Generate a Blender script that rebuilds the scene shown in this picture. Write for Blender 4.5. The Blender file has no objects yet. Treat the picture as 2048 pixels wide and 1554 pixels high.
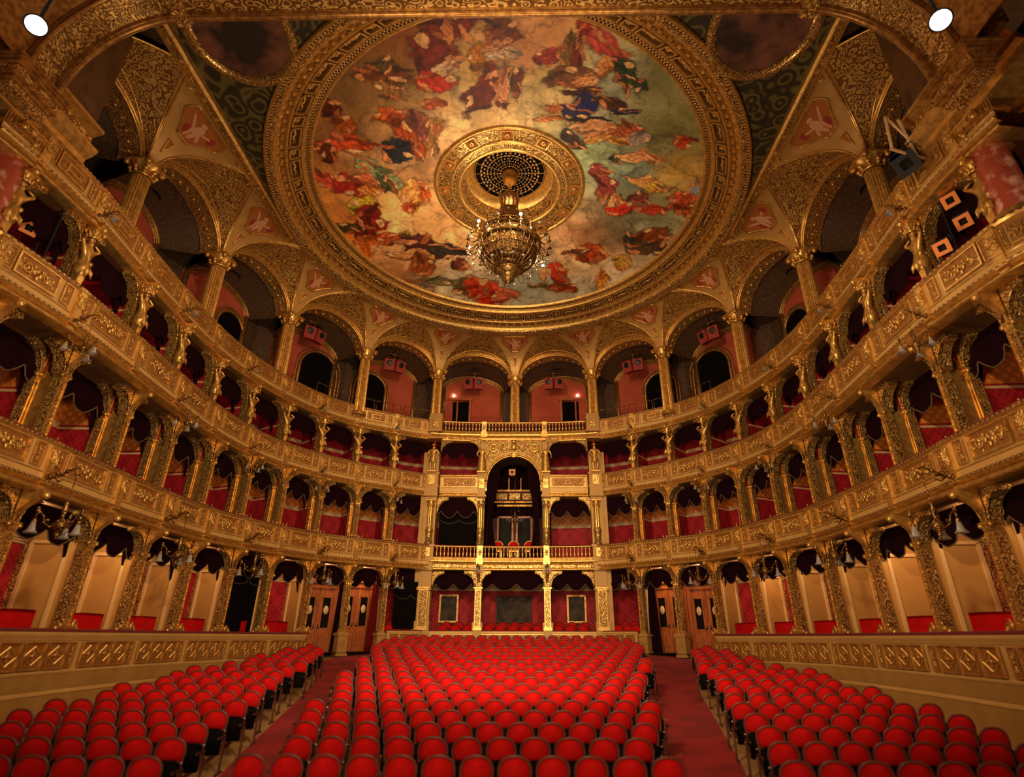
import bpy, math, random
import numpy as np
from mathutils import Vector, Matrix
random.seed(7)
sc = bpy.context.scene
col = sc.collection
R_ = math.radians
PI = math.pi
# ---------------------------------------------------------------- camera, world, big lights, exposure
def cam_axes(t, yaw, roll):
    ct, st, cy, sy = math.cos(t), math.sin(t), math.cos(yaw), math.sin(yaw)
    rot = lambda v: Vector((cy*v[0]-sy*v[1], sy*v[0]+cy*v[1], v[2]))
    f, u, r = rot((0, ct, st)), rot((0, -st, ct)), rot((1, 0, 0))
    cr, sr = math.cos(roll), math.sin(roll)
    return cr*r+sr*u, -sr*r+cr*u, f
r3, u3, f3 = cam_axes(R_(24.457), R_(.966), R_(.215))
CAM = Vector((.79, 0, 0))
cd = bpy.data.cameras.new('camera'); cam = bpy.data.objects.new('camera', cd); col.objects.link(cam)
cam.matrix_world = Matrix(((r3.x, u3.x, -f3.x, CAM.x), (r3.y, u3.y, -f3.y, CAM.y), (r3.z, u3.z, -f3.z, CAM.z), (0, 0, 0, 1)))
cd.sensor_width = 36; cd.lens = 1090.04*36/2048
cd.shift_x = -15.54/2048; cd.shift_y = 2.1/2048
cd.clip_start = .05; cd.clip_end = 200
cd.dof.use_dof = True; cd.dof.focus_distance = 23; cd.dof.aperture_fstop = .32; cd.dof.aperture_blades = 5
sc.camera = cam
sc.view_settings.view_transform = 'Standard'; sc.view_settings.look = 'None'
sc.view_settings.gamma = 1; sc.view_settings.use_curve_mapping = False
sc.view_settings.exposure = 0.15
w = bpy.data.worlds.new('world'); sc.world = w; w.use_nodes = True
w.node_tree.nodes['Background'].inputs[0].default_value = (1, .55, .28, 1)
w.node_tree.nodes['Background'].inputs[1].default_value = .25

def light(name, kind, loc, power, color, size=1, sizey=None, target=None, spot=None):
    l = bpy.data.lights.new(name, kind); l.energy = power; l.color = color
    if kind == 'AREA':
        l.shape = 'RECTANGLE'; l.size = size; l.size_y = sizey or size
    else: l.shadow_soft_size = size
    if spot: l.spot_size = R_(spot); l.spot_blend = .6
    o = bpy.data.objects.new(name, l); col.objects.link(o); o.location = loc
    if target: o.rotation_euler = (Vector(target)-Vector(loc)).to_track_quat('-Z', 'Y').to_euler()
    return o
WARM = (1, .66, .36)
light('stage_spot_high', 'SPOT', (5.5, -1.5, 10.5), 8600, (1, .70, .385), .6, target=(-6.5, 21, 5), spot=66)
light('stage_spot_high', 'SPOT', (-5.5, -1.5, 10.5), 8600, (1, .70, .385), .6, target=(6.5, 21, 5), spot=66)
light('stage_spot_back', 'SPOT', (0, -2.0, 8.0), 2600, (1, .70, .385), .6, target=(0, 28, 6), spot=44)
light('stage_spot_low', 'SPOT', (0, -3.0, 4.2), 2900, (1, .70, .40), 1.0, target=(0, 20, .5), spot=66)
light('ceiling_wash_light', 'AREA', (0, 9.0, 1.0), 950, (1, .74, .44), 5, 1.5, (0, 21, 17))

# ---------------------------------------------------------------- materials
def nd(nt, typ, **k):
    n = nt.nodes.new(typ)
    for a, b in k.items():
        if a == 'op': n.operation = b
        elif a == 'ins':
            for i, v in b.items(): n.inputs[i].default_value = v
        else: setattr(n, a, b)
    return n
def mat(name, c, rough=.5, metal=0., c2=None, pat=None, scale=5., bump=0., coord='UV', emit=None, sheen=0, rng=(.4, .6), trans=0, bd=.02, spec=None):
    """c base colour; pat is one of noise / relief / damask / dots / wood / flute; c2 is the second colour of the pattern"""
    m = bpy.data.materials.new(name); m.use_nodes = True; nt = m.node_tree
    b = nt.nodes['Principled BSDF']; L = nt.links
    b.inputs['Base Color'].default_value = (*c, 1); b.inputs['Roughness'].default_value = rough; b.inputs['Metallic'].default_value = metal
    if sheen:
        b.inputs['Sheen Weight'].default_value = sheen; b.inputs['Sheen Tint'].default_value = (*[min(1, x*1.6+.1) for x in c], 1); b.inputs['Sheen Roughness'].default_value = .4
    if spec is not None: b.inputs['Specular IOR Level'].default_value = spec
    if trans: b.inputs['Transmission Weight'].default_value = trans
    if emit: b.inputs['Emission Color'].default_value = (*emit[0], 1); b.inputs['Emission Strength'].default_value = emit[1]
    if pat:
        tc = nd(nt, 'ShaderNodeTexCoord'); src = tc.outputs[coord]
        if pat == 'noise':
            t = nd(nt, 'ShaderNodeTexNoise', ins={'Scale': scale, 'Detail': 4.}); L.new(src, t.inputs['Vector']); f = t.outputs['Fac']
        elif pat == 'relief':     # gilded scrollwork
            n1 = nd(nt, 'ShaderNodeTexNoise', ins={'Scale': scale*.9, 'Detail': 1.}); L.new(src, n1.inputs['Vector'])
            mx = nd(nt, 'ShaderNodeMix', data_type='VECTOR', ins={0: .10}); L.new(src, mx.inputs[4]); L.new(n1.outputs['Color'], mx.inputs[5])
            t = nd(nt, 'ShaderNodeTexVoronoi', feature='SMOOTH_F1', ins={'Scale': scale, 'Smoothness': .35}); L.new(mx.outputs[1], t.inputs['Vector'])
            w1 = nd(nt, 'ShaderNodeMath', op='MULTIPLY', ins={1: 19.}); L.new(t.outputs['Distance'], w1.inputs[0])
            w2 = nd(nt, 'ShaderNodeMath', op='SINE'); L.new(w1.outputs[0], w2.inputs[0])
            w3 = nd(nt, 'ShaderNodeMath', op='MULTIPLY_ADD', ins={1: .5, 2: .5}); L.new(w2.outputs[0], w3.inputs[0]); f = w3.outputs[0]
        elif pat in ('damask', 'dots', 'lattice'):
            sx = nd(nt, 'ShaderNodeSeparateXYZ'); L.new(src, sx.inputs[0])
            def s(o, k):
                a = nd(nt, 'ShaderNodeMath', op='MULTIPLY', ins={1: k}); L.new(o, a.inputs[0])
                c_ = nd(nt, 'ShaderNodeMath', op='SINE'); L.new(a.outputs[0], c_.inputs[0]); return c_.outputs[0]
            p = nd(nt, 'ShaderNodeMath', op='MULTIPLY'); L.new(s(sx.outputs[0], scale), p.inputs[0]); L.new(s(sx.outputs[1], scale*.62 if pat == 'damask' else scale), p.inputs[1])
            f = p.outputs[0]
            if pat == 'damask':
                q = nd(nt, 'ShaderNodeMath', op='MULTIPLY'); L.new(s(sx.outputs[0], scale*3), q.inputs[0]); L.new(s(sx.outputs[1], scale*2.3), q.inputs[1])
                a = nd(nt, 'ShaderNodeMath', op='ADD'); L.new(f, a.inputs[0]); L.new(q.outputs[0], a.inputs[1])
                n1 = nd(nt, 'ShaderNodeTexNoise', ins={'Scale': scale*.8, 'Detail': 2.}); L.new(src, n1.inputs['Vector'])
                a2 = nd(nt, 'ShaderNodeMath', op='ADD'); L.new(a.outputs[0], a2.inputs[0]); L.new(n1.outputs['Fac'], a2.inputs[1]); f = a2.outputs[0]
            else:
                a2 = nd(nt, 'ShaderNodeMath', op='ADD', ins={1: .5}); L.new(f, a2.inputs[0]); f = a2.outputs[0]
        elif pat == 'wood':
            mp = nd(nt, 'ShaderNodeMapping', ins={'Scale': (9, 9, .8)}); L.new(src, mp.inputs['Vector'])
            t = nd(nt, 'ShaderNodeTexNoise', ins={'Scale': scale, 'Detail': 5.}); L.new(mp.outputs[0], t.inputs['Vector']); f = t.outputs['Fac']
        rp = nd(nt, 'ShaderNodeMapRange', clamp=True, ins={1: rng[0], 2: rng[1]}); L.new(f, rp.inputs[0])
        if c2:
            mi = nd(nt, 'ShaderNodeMix', data_type='RGBA', ins={6: (*c, 1), 7: (*c2, 1)}); L.new(rp.outputs[0], mi.inputs[0]); L.new(mi.outputs[2], b.inputs['Base Color'])
        if bump:
            bp = nd(nt, 'ShaderNodeBump', ins={'Strength': bump, 'Distance': bd}); L.new(rp.outputs[0] if pat != 'noise' else f, bp.inputs['Height']); L.new(bp.outputs[0], b.inputs['Normal'])
    return m
M = {}
M['gold'] = mat('gilding', (.80, .49, .14), .33, .75, c2=(.52, .28, .065), pat='noise', scale=7, coord='Object', rng=(.35, .65))
M['gold_orn'] = mat('gilded_scrollwork', (.20, .09, .022), .34, .68, c2=(.90, .57, .18), pat='relief', scale=7, bump=1, coord='UV', rng=(.25, .75), bd=.05)
M['gold_orn_fine'] = mat('gilded_fine_scrollwork', (.22, .095, .024), .32, .68, c2=(.90, .57, .18), pat='relief', scale=10, bump=1, coord='Object', rng=(.2, .8), bd=.04)
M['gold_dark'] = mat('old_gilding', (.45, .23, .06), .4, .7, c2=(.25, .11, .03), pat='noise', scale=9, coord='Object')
M['ochre'] = mat('ochre_paint', (.44, .245, .065), .5, .25, c2=(.36, .19, .05), pat='noise', scale=2, coord='Object', rng=(.3, .7))
M['ochre_pale'] = mat('pale_ochre_paint', (.60, .36, .12), .5, .25, c2=(.52, .30, .09), pat='noise', scale=2, coord='Object', rng=(.3, .7))
M['panel'] = mat('amber_ground', (.34, .14, .03), .45, .3, c2=(.26, .10, .022), pat='noise', scale=12, coord='Object')
M['dentil'] = mat('beaded_gilding', (.08, .03, .01), .35, .7, c2=(.95, .62, .25), pat='dots', scale=45, coord='UV', bump=.5, rng=(.3, .8))
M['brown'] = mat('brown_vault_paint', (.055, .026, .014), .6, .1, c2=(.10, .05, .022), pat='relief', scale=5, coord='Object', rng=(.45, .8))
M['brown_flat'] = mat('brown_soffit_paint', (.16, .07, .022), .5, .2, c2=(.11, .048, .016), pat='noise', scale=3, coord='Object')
M['lunette'] = mat('lunette_ornament', (.20, .075, .018), .45, .35, c2=(.62, .36, .09), pat='relief', scale=5.5, coord='Object', bump=.4, rng=(.3, .8))
M['damask'] = mat('crimson_damask', (.36, .014, .022), .6, 0, spec=.15, c2=(.245, .009, .015), pat='damask', scale=11, coord='UV', rng=(.3, .75))
M['gallery_red'] = mat('gallery_red_plaster', (.42, .085, .045), .9, 0, spec=.1, c2=(.32, .055, .032), pat='noise', scale=.8, coord='Object', rng=(.3, .7))
M['orange'] = mat('orange_frieze', (.72, .24, .03), .6, 0, c2=(.50, .13, .02), pat='lattice', scale=22, coord='UV', rng=(.0, .5))
M['cream'] = mat('cream_moulding', (.62, .40, .20), .55, .1)
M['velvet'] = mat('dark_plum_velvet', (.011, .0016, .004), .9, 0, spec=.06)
M['velvet_red'] = mat('crimson_velvet', (.12, .005, .008), .85, 0, spec=.1)
M['fringe'] = mat('dull_gold_fringe', (.16, .10, .045), .7, .3)
M['plush'] = mat('scarlet_plush', (.52, .005, .004), .9, 0, spec=.12, c2=(.38, .003, .003), pat='noise', scale=6, coord='Object', rng=(.3, .7))
M['plush_rail'] = mat('crimson_plush_rail', (.13, .005, .008), .85, 0, sheen=.05)
M['wood_dark'] = mat('dark_mahogany', (.045, .012, .008), .6, 0, spec=.15, c2=(.10, .03, .016), pat='wood', scale=2, coord='Object')
M['seat_frame'] = mat('stained_beech', (.13, .035, .026), .4)
M['wood'] = mat('orange_door_wood', (.42, .11, .025), .4, 0, c2=(.28, .065, .015), pat='wood', scale=1.6, coord='Object')
M['floor_wood'] = mat('tan_floorboards', (.34, .20, .075), .6, 0, c2=(.25, .14, .05), pat='noise', scale=1.5, coord='Object')
M['carpet'] = mat('scarlet_carpet', (.27, .006, .006), .95, 0, c2=(.19, .004, .004), pat='noise', scale=1.3, coord='Object', rng=(.45, .55))
M['black'] = mat('black_cloth', (.005, .004, .004), .95, spec=.02)
M['metal_black'] = mat('black_metal', (.012, .012, .014), .4, .5)
M['steel'] = mat('bright_steel', (.6, .6, .62), .25, 1)
M['brass'] = mat('brass', (.40, .22, .07), .34, .9, c2=(.10, .05, .015), pat='relief', scale=9, coord='Object', bump=.6, rng=(.3, .7))
M['glass'] = mat('frosted_glass', (.32, .30, .28), .3, 0, trans=.3)
M['bulb'] = mat('lit_bulb', (1, .9, .8), .4, emit=((1, .88, .72), 30))
M['mirror'] = mat('dark_mirror', (.008, .005, .003), .6, .0, spec=.2, c2=(.05, .028, .012), pat='noise', scale=2, coord='Object')
M['smoke_glass'] = mat('dark_glass', (.006, .004, .003), .5, 0, spec=.08)
M['spk'] = mat('dull_red_speaker', (.28, .04, .03), .7, spec=.2)
M['marble'] = mat('red_marble', (.38, .07, .04), .2, 0, c2=(.75, .45, .36), pat='noise', scale=4, coord='Object', rng=(.52, .72))
M['orange_frame'] = mat('orange_gel_frame', (.75, .22, .04), .5)
M['rust'] = mat('rust_panel', (.36, .115, .028), .7, spec=.1)
M['amber_panel'] = mat('amber_panel', (.52, .26, .065), .5, .1, c2=(.44, .21, .05), pat='noise', scale=1.2, coord='Object', rng=(.3, .7))
M['spandrel'] = mat('spandrel_gilding', (.56, .32, .095), .45, .3, c2=(.46, .25, .07), pat='noise', scale=2, coord='Object', rng=(.3, .7))
M['gilt_frame'] = mat('pale_gilt_frame', (.80, .52, .22), .4, .25)
M['flesh'] = mat('painted_flesh', (.58, .29, .16), .8, spec=.1)
M['rose'] = mat('painted_rose_cloth', (.30, .04, .03), .8, spec=.1)
M['roundel'] = mat('dusky_roundel_painting', (.025, .012, .010), .6, 0, c2=(.20, .07, .04), pat='noise', scale=.9, coord='Object', rng=(.45, .65))
M['foliage_paint'] = mat('painted_foliage', (.028, .020, .008), .6, 0, c2=(.13, .10, .025), pat='relief', scale=2.1, coord='Object', rng=(.4, 1.0))
M['blue_dark'] = mat('blue_black_metal', (.012, .018, .05), .35, .4)
M['white'] = mat('white_enamel', (.7, .66, .6), .4)
M['stage_lamp'] = mat('stage_lamp_lens', (1, 1, 1), .4, emit=((1, .96, .95), 9))
M['grille'] = mat('pale_grille', (.10, .02, .012), .5, 0, c2=(.62, .42, .26), pat='dots', scale=70, coord='UV', rng=(.2, .5))

# ---------------------------------------------------------------- mesh building
class MB:
    def __init__(s): s.v = []; s.f = []; s.uv = []; s.mi = []; s.sm = []; s.cur = 0; s.smooth = False
    def add(s, vs, fs, uvs=None):
        o = len(s.v); s.v += [tuple(v) for v in vs]
        for i, f in enumerate(fs):
            s.f.append([o+k for k in f]); s.mi.append(s.cur); s.sm.append(s.smooth)
            s.uv.append(uvs[i] if uvs else None)
        return s
    def box(s, c, d, rz=0, taper=1.):
        cx, cy, cz = c; hx, hy, hz = d[0]/2, d[1]/2, d[2]/2; cs, sn = math.cos(rz), math.sin(rz); vs = []
        for z, k in ((-hz, 1), (hz, taper)):
            for x, y in ((-hx, -hy), (hx, -hy), (hx, hy), (-hx, hy)):
                x *= k; y *= k; vs.append((cx+cs*x-sn*y, cy+sn*x+cs*y, cz+z))
        fs = [(0, 3, 2, 1), (4, 5, 6, 7), (0, 1, 5, 4), (1, 2, 6, 5), (2, 3, 7, 6), (3, 0, 4, 7)]
        U = [[(0, 0), (0, d[1]), (d[0], d[1]), (d[0], 0)], [(0, 0), (d[0], 0), (d[0], d[1]), (0, d[1])]]
        for k in (0, 1, 0, 1): U.append([(0, 0), (d[k], 0), (d[k], d[2]), (0, d[2])])
        return s.add(vs, fs, U)
    def lathe(s, prof, n=16, c=(0, 0, 0), cap=False, flute=0, a0=0, a1=2*PI):
        full = abs(a1-a0-2*PI) < 1e-6; m = n if full else n+1; vs = []
        for r, z in prof:
            for i in range(m):
                a = a0+(a1-a0)*i/n; rr = r*(1-flute*(i % 2)); vs.append((c[0]+rr*math.cos(a), c[1]+rr*math.sin(a), c[2]+z))
        fs = []; us = []; L = 0
        for k in range(len(prof)-1):
            dl = math.hypot(prof[k+1][0]-prof[k][0], prof[k+1][1]-prof[k][1]); ra = max(prof[k][0], .02)
            for i in range(n):
                j = (i+1) % m; fs.append((k*m+i, k*m+j, (k+1)*m+j, (k+1)*m+i))
                u0, u1 = ra*(a1-a0)*i/n, ra*(a1-a0)*(i+1)/n; us.append([(u0, L), (u1, L), (u1, L+dl), (u0, L+dl)])
            L += dl
        if cap:
            for k, rev in ((0, True), (len(prof)-1, False)):
                f = [k*m+i for i in range(m)]; fs.append(f[::-1] if rev else f); us.append([(0, 0)]*m)
        return s.add(vs, fs, us)
    def tube(s, pts, r, n=6, cap=True):
        P = [Vector(p) for p in pts]; k = len(P); rr = r if isinstance(r, (list, tuple)) else [r]*k; vs = []; up = Vector((0, 0, 1))
        prev = None
        for i in range(k):
            t = (P[min(i+1, k-1)]-P[max(i-1, 0)]); t = t.normalized() if t.length > 1e-9 else Vector((0, 0, 1))
            a = prev if prev else (up if abs(t.z) < .9 else Vector((1, 0, 0)))
            x = (a-t*a.dot(t)); x = x.normalized() if x.length > 1e-6 else t.orthogonal().normalized(); prev = x; y = t.cross(x)
            for j in range(n):
                q = 2*PI*j/n; vs.append(P[i]+rr[i]*(math.cos(q)*x+math.sin(q)*y))
        fs = [(i*n+j, i*n+(j+1) % n, (i+1)*n+(j+1) % n, (i+1)*n+j) for i in range(k-1) for j in range(n)]
        if cap: fs += [list(range(n))[::-1], [(k-1)*n+j for j in range(n)]]
        return s.add(vs, fs)
    def ball(s, c, r, n=8, m=5, sc_=(1, 1, 1)):
        vs = [(c[0], c[1], c[2]-r*sc_[2])]
        for i in range(1, m):
            a = -PI/2+PI*i/m
            for j in range(n): q = 2*PI*j/n; vs.append((c[0]+r*sc_[0]*math.cos(a)*math.cos(q), c[1]+r*sc_[1]*math.cos(a)*math.sin(q), c[2]+r*sc_[2]*math.sin(a)))
        vs.append((c[0], c[1], c[2]+r*sc_[2])); fs = [(0, 1+(j+1) % n, 1+j) for j in range(n)]
        for i in range(m-2):
            for j in range(n): a = 1+i*n; fs.append((a+j, a+(j+1) % n, a+n+(j+1) % n, a+n+j))
        a = 1+(m-2)*n; fs += [(a+j, a+(j+1) % n, len(vs)-1) for j in range(n)]
        return s.add(vs, fs)
    def sweep(s, prof, pts, nrm, closed=False):
        """prof: (offset along outward normal, z)"""
        k = len(prof); L = [0]
        for i in range(1, len(pts)): L.append(L[-1]+math.dist(pts[i], pts[i-1]))
        V = [0]
        for i in range(1, k): V.append(V[-1]+math.dist(prof[i], prof[i-1]))
        vs = [(p[0]+n[0]*o, p[1]+n[1]*o, z) for p, n in zip(pts, nrm) for o, z in prof]
        fs = []; us = []
        for i in range(len(pts)-1):
            for j in range(k-1):
                a = i*k+j; fs.append((a, a+k, a+k+1, a+1)); us.append([(L[i], V[j]), (L[i+1], V[j]), (L[i+1], V[j+1]), (L[i], V[j+1])])
        return s.add(vs, fs, us)
    def grid(s, fn, nu, nv, us=1, vs_=1):
        vs = [fn(i/nu, j/nv) for j in range(nv+1) for i in range(nu+1)]; fs = []; U = []
        for j in range(nv):
            for i in range(nu):
                a = j*(nu+1)+i; fs.append((a, a+1, a+nu+2, a+nu+1))
                U.append([(i/nu*us, j/nv*vs_), ((i+1)/nu*us, j/nv*vs_), ((i+1)/nu*us, (j+1)/nv*vs_), (i/nu*us, (j+1)/nv*vs_)])
        return s.add(vs, fs, U)
    def poly(s, pts, thick, axis=1):
        """closed outline in x-z extruded along y from 0 to thick"""
        n = len(pts); vs = [(x, 0, z) for x, z in pts]+[(x, thick, z) for x, z in pts]
        fs = [list(range(n)), [n+i for i in range(n)][::-1]]+[(i, n+i, n+(i+1) % n, (i+1) % n) for i in range(n)]
        U = [[(x, z) for x, z in pts], [(x, z) for x, z in pts][::-1]]
        for i in range(n):
            l = math.dist(pts[i], pts[(i+1) % n]); U.append([(0, 0), (0, abs(thick)), (l, abs(thick)), (l, 0)])
        return s.add(vs, fs, U)
    def mesh(s, name, *mats):
        me = bpy.data.meshes.new(name); me.from_pydata(s.v, [], s.f)
        for m_ in mats: me.materials.append(M[m_] if isinstance(m_, str) else m_)
        uvl = me.uv_layers.new(name='UVMap'); flat = []
        for f, u in zip(s.f, s.uv):
            for k in range(len(f)):
                flat += list(u[k]) if u else [s.v[f[k]][0]+s.v[f[k]][1], s.v[f[k]][2]]
        uvl.data.foreach_set('uv', flat)
        me.polygons.foreach_set('material_index', s.mi); me.polygons.foreach_set('use_smooth', s.sm); me.update()
        return me
def put(name, me, parent=None, mw=None):
    o = bpy.data.objects.new(name, me); col.objects.link(o)
    if parent: o.parent = parent
    if mw is not None: o.matrix_local = mw
    return o
def build(mb, name, mats, parent=None, mw=None):
    return put(name, mb.mesh(name, *((mats,) if isinstance(mats, str) else mats)), parent, mw)
def thing(name, label, cat, mw=None, group=None):
    o = bpy.data.objects.new(name, None); col.objects.link(o); o.empty_display_size = .1
    if mw is not None: o.matrix_world = mw
    o['label'] = label; o['category'] = cat
    if group: o['group'] = group
    return o
def tag(o, label, cat, group=None, kind=None):
    o['label'] = label; o['category'] = cat
    if group: o['group'] = group
    if kind: o['kind'] = kind
    return o
def struct(o, label=None):
    o['kind'] = 'structure'
    if label: o['label'] = label
    return o
def dup(o, mw=None, parent=None):
    c = o.copy(); col.objects.link(c)
    if parent: c.parent = parent
    for ch in list(o.children): dup(ch, None, c)
    if mw is not None: c.matrix_world = mw
    return c
def frame(p, n, z=0):
    """local x along the wall, local y outward (away from the hall), z up"""
    n = Vector((n[0], n[1], 0)).normalized(); t = Vector((n.y, -n.x, 0))
    return Matrix(((t.x, n.x, 0, p[0]), (t.y, n.y, 0, p[1]), (0, 0, 1, z), (0, 0, 0, 1)))
ORD = ['first', 'second', 'third', 'fourth', 'fifth', 'sixth', 'seventh', 'eighth', 'ninth', 'tenth', 'eleventh', 'twelfth', 'thirteenth', 'fourteenth', 'fifteenth', 'sixteenth', 'seventeenth', 'eighteenth', 'nineteenth', 'twentieth', 'twenty-first', 'twenty-second']
SIDE = {-1: 'left', 1: 'right'}

# ---------------------------------------------------------------- plan of the horseshoe
HT = {1: [(0, 28.75), (2.2, 28.62), (4.2, 28.3), (5.85, 27.2), (7.25, 26.05), (8.55, 24.85), (9.5, 23.15), (10.2, 21.45), (10.7, 19.6), (10.8, 17.3), (10.75, 15.0), (10.55, 12.3), (10.45, 10.0), (10.4, 8.6)],
      2: [(0, 28.9), (2.2, 28.82), (4.45, 28.5), (6.13, 27.45), (7.72, 26.3), (9.05, 24.9), (10.1, 23.3), (10.75, 21.3), (10.95, 18.9), (10.8, 16.3), (10.6, 13.9), (10.45, 11.35), (10.6, 9.3), (10.9, 8.6)],
      3: [(0, 29.0), (2.3, 28.95), (4.65, 28.6), (6.4, 27.7), (8.18, 26.5), (9.6, 24.85), (10.55, 22.8), (11.15, 20.5), (11.35, 18.3), (11.25, 15.9), (11.05, 13.5), (10.8, 11.2), (10.8, 9.4), (10.9, 8.4)]}
HT[0] = HT[1]
SUB = 6
def crspline(P):
    out = []
    for i in range(len(P)-1):
        p0 = P[i-1] if i else (-P[1][0], P[1][1]); p1, p2 = P[i], P[i+1]; p3 = P[i+2] if i+2 < len(P) else (2*p2[0]-p1[0], 2*p2[1]-p1[1])
        for k in range(SUB):
            t = k/SUB; a = []
            for d in (0, 1):
                a.append(.5*(2*p1[d]+(p2[d]-p0[d])*t+(2*p0[d]-5*p1[d]+4*p2[d]-p3[d])*t*t+(3*p1[d]-p0[d]-3*p2[d]+p3[d])*t**3))
            out.append(tuple(a))
    out.append(P[-1]); return out
def normals(pts):
    out = []
    for i in range(len(pts)):
        a, b = pts[max(i-1, 0)], pts[min(i+1, len(pts)-1)]
        if i == 0: out.append((0., 1.)); continue
        dx, dy = b[0]-a[0], b[1]-a[1]; l = math.hypot(dx, dy); out.append((-dy/l, dx/l))
    return out
CV = {}
for t_, P_ in HT.items():
    p = crspline(P_); CV[t_] = (p, normals(p))
NB = 14
def wing(tier, side, i0=2, i1=13):
    """points and outward normals of one wing, ordered so that faces look into the hall"""
    p, n = CV[tier]; i0 = int(i0*SUB); i1 = int(i1*SUB); p, n = p[i0:i1+1], n[i0:i1+1]
    if side < 0: return [(-a, b) for a, b in p][::-1], [(-a, b) for a, b in n][::-1]
    return p, n
def centre(tier, i=2):
    p, n = CV[tier]; p, n = p[:i*SUB+1], n[:i*SUB+1]
    return [(-a, b) for a, b in p][:0:-1]+p, [(-a, b) for a, b in n][:0:-1]+n
def bpt(tier, i, side=1):
    """boundary i of a wing; i may be fractional"""
    p, n = CV[tier]; k = i*SUB; k0 = int(math.floor(k)); f = k-k0; k1 = min(k0+1, len(p)-1)
    P = (p[k0][0]*(1-f)+p[k1][0]*f, p[k0][1]*(1-f)+p[k1][1]*f); N = (n[k0][0]*(1-f)+n[k1][0]*f, n[k0][1]*(1-f)+n[k1][1]*f)
    return (side*P[0], P[1]), (side*N[0], N[1])
def off(p, n, d): return (p[0]+n[0]*d, p[1]+n[1]*d)
ZR = {0: .12, 1: 4.27, 2: 8.0, 3: 11.15}     # rail heights
ZF = {1: 3.05, 2: 6.78, 3: 9.97}             # underside of each balcony
def floor_z(y): return -2.37+.089*(y-8.5)
BN = {0: 'stalls-level', 1: 'first-tier', 2: 'second-tier', 3: 'gallery'}
# ---------------------------------------------------------------- ornament meshes (local frame: x along, -y towards the hall, z up)
def spiral(mb, cx, cz, r, turns=1.4, s=1, a0=0, th=.016, y=-.01):
    n = 13; pts = []; rr = []
    for i in range(n):
        k = i/(n-1); a = a0+s*turns*2*PI*k; q = r*(1-.82*k); pts.append((cx+q*math.cos(a), y-.012*math.sin(k*PI), cz+q*math.sin(a))); rr.append(th*(1-.45*k))
    mb.tube(pts, rr, 4); mb.ball(pts[-1], th*1.5, 5, 3)
def leaf(mb, x, z, a, l, w=.028, y=-.012):
    c, s = math.cos(a), math.sin(a); vs = [(x, y, z), (x+c*l*.45-s*w, y-.005, z+s*l*.45+c*w), (x+c*l, y, z+s*l), (x+c*l*.45+s*w, y-.005, z+s*l*.45-c*w), (x+c*l*.45, y-.035, z+s*l*.45)]
    mb.add(vs, [(0, 4, 1), (1, 4, 2), (2, 4, 3), (3, 4, 0)])
def relief_mesh(w, h, seed, centre_=True):
    rnd = random.Random(seed); mb = MB(); mb.smooth = True
    for s in (-1, 1):
        spiral(mb, s*w*.27, 0, h*.30, 1.5, s, PI/2 if s > 0 else PI/2, .021); spiral(mb, s*w*.42, h*.12*rnd.choice((-1, 1)), h*.16, 1.2, -s, 0, .015)
        for k in range(9):
            leaf(mb, s*w*(.08+.38*rnd.random()), h*(rnd.random()-.5)*.55, rnd.random()*6.3, h*.26, .024)
        for k in range(4): mb.ball((s*w*(.12+.32*rnd.random()), -.02, h*(rnd.random()-.5)*.5), .024+.02*rnd.random(), 6, 4)
    if centre_:      # putti-like cluster: bodies and heads in low relief
        for k, (x, z, r) in enumerate(((-.075, .0, .060), (.075, -.01, .060), (-.085, .10, .034), (.09, .09, .034), (0, -.09, .05), (0, .04, .045))):
            mb.ball((x*w/.9+rnd.uniform(-.01, .01), -.03, z*h/.4), r*h/.42, 7, 5, (1, .6, 1.2))
        for s in (-1, 1): mb.tube([(s*.08, -.04, .03*h/.4), (s*.15, -.05, .0), (s*.2, -.03, .07*h/.4)], [.02, .018, .012], 5)
    return mb.mesh('relief_ornament', 'gold')
def frame_mb(mb, w, h, t=.03, d=.03, y=0):
    for s in (-1, 1):
        mb.box((0, y-d/2, s*(h/2-t/2)), (w, d, t)); mb.box((s*(w/2-t/2), y-d/2, 0), (t, d, h-2*t))
REL = [relief_mesh(.95, .40, k) for k in (1, 2, 3)]
RELN = relief_mesh(.30, .40, 9, False)
def narrow_panel_mesh(w, h):
    mb = MB(); mb.box((0, .005, 0), (w, .012, h)); mb.cur = 1; frame_mb(mb, w, h, .022, .03); mb.cur = 1; mb.smooth = True
    for s in (-1, 1): spiral(mb, 0, s*h*.2, w*.24, 1.3, s, 0, .014); leaf(mb, 0, s*h*.05, s*PI/2, h*.2); leaf(mb, -.02, s*h*.3, 0, w*.3, .02); leaf(mb, .02, s*h*.3, PI, w*.3, .02)
    mb.ball((0, -.015, 0), .028, 6, 4); return mb.mesh('narrow_panel', 'panel', 'gold')
def wide_panel_mesh(w, h, k):
    mb = MB(); mb.box((0, .005, 0), (w, .012, h)); mb.cur = 1; frame_mb(mb, w, h, .026, .045); frame_mb(mb, w-.075, h-.075, .012, .02); return mb.mesh('wide_panel', 'panel', 'gold')
def diamond_panel_mesh(w, h):
    mb = MB(); mb.box((0, .005, 0), (w, .012, h)); mb.cur = 1; frame_mb(mb, w, h, .03, .04)
    q = min(w, h)*.40
    for a in range(4):
        a0, a1 = a*PI/2, (a+1)*PI/2; mb.tube([(q*math.cos(a0), -.012, q*math.sin(a0)), (q*math.cos(a1), -.012, q*math.sin(a1))], .022, 4)
    mb.smooth = True; mb.ball((0, -.02, 0), .055, 8, 5, (1, .6, 1))
    for a in range(4): leaf(mb, 0, 0, a*PI/2, .15, .03)
    return mb.mesh('diamond_panel', 'panel', 'gold')

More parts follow.
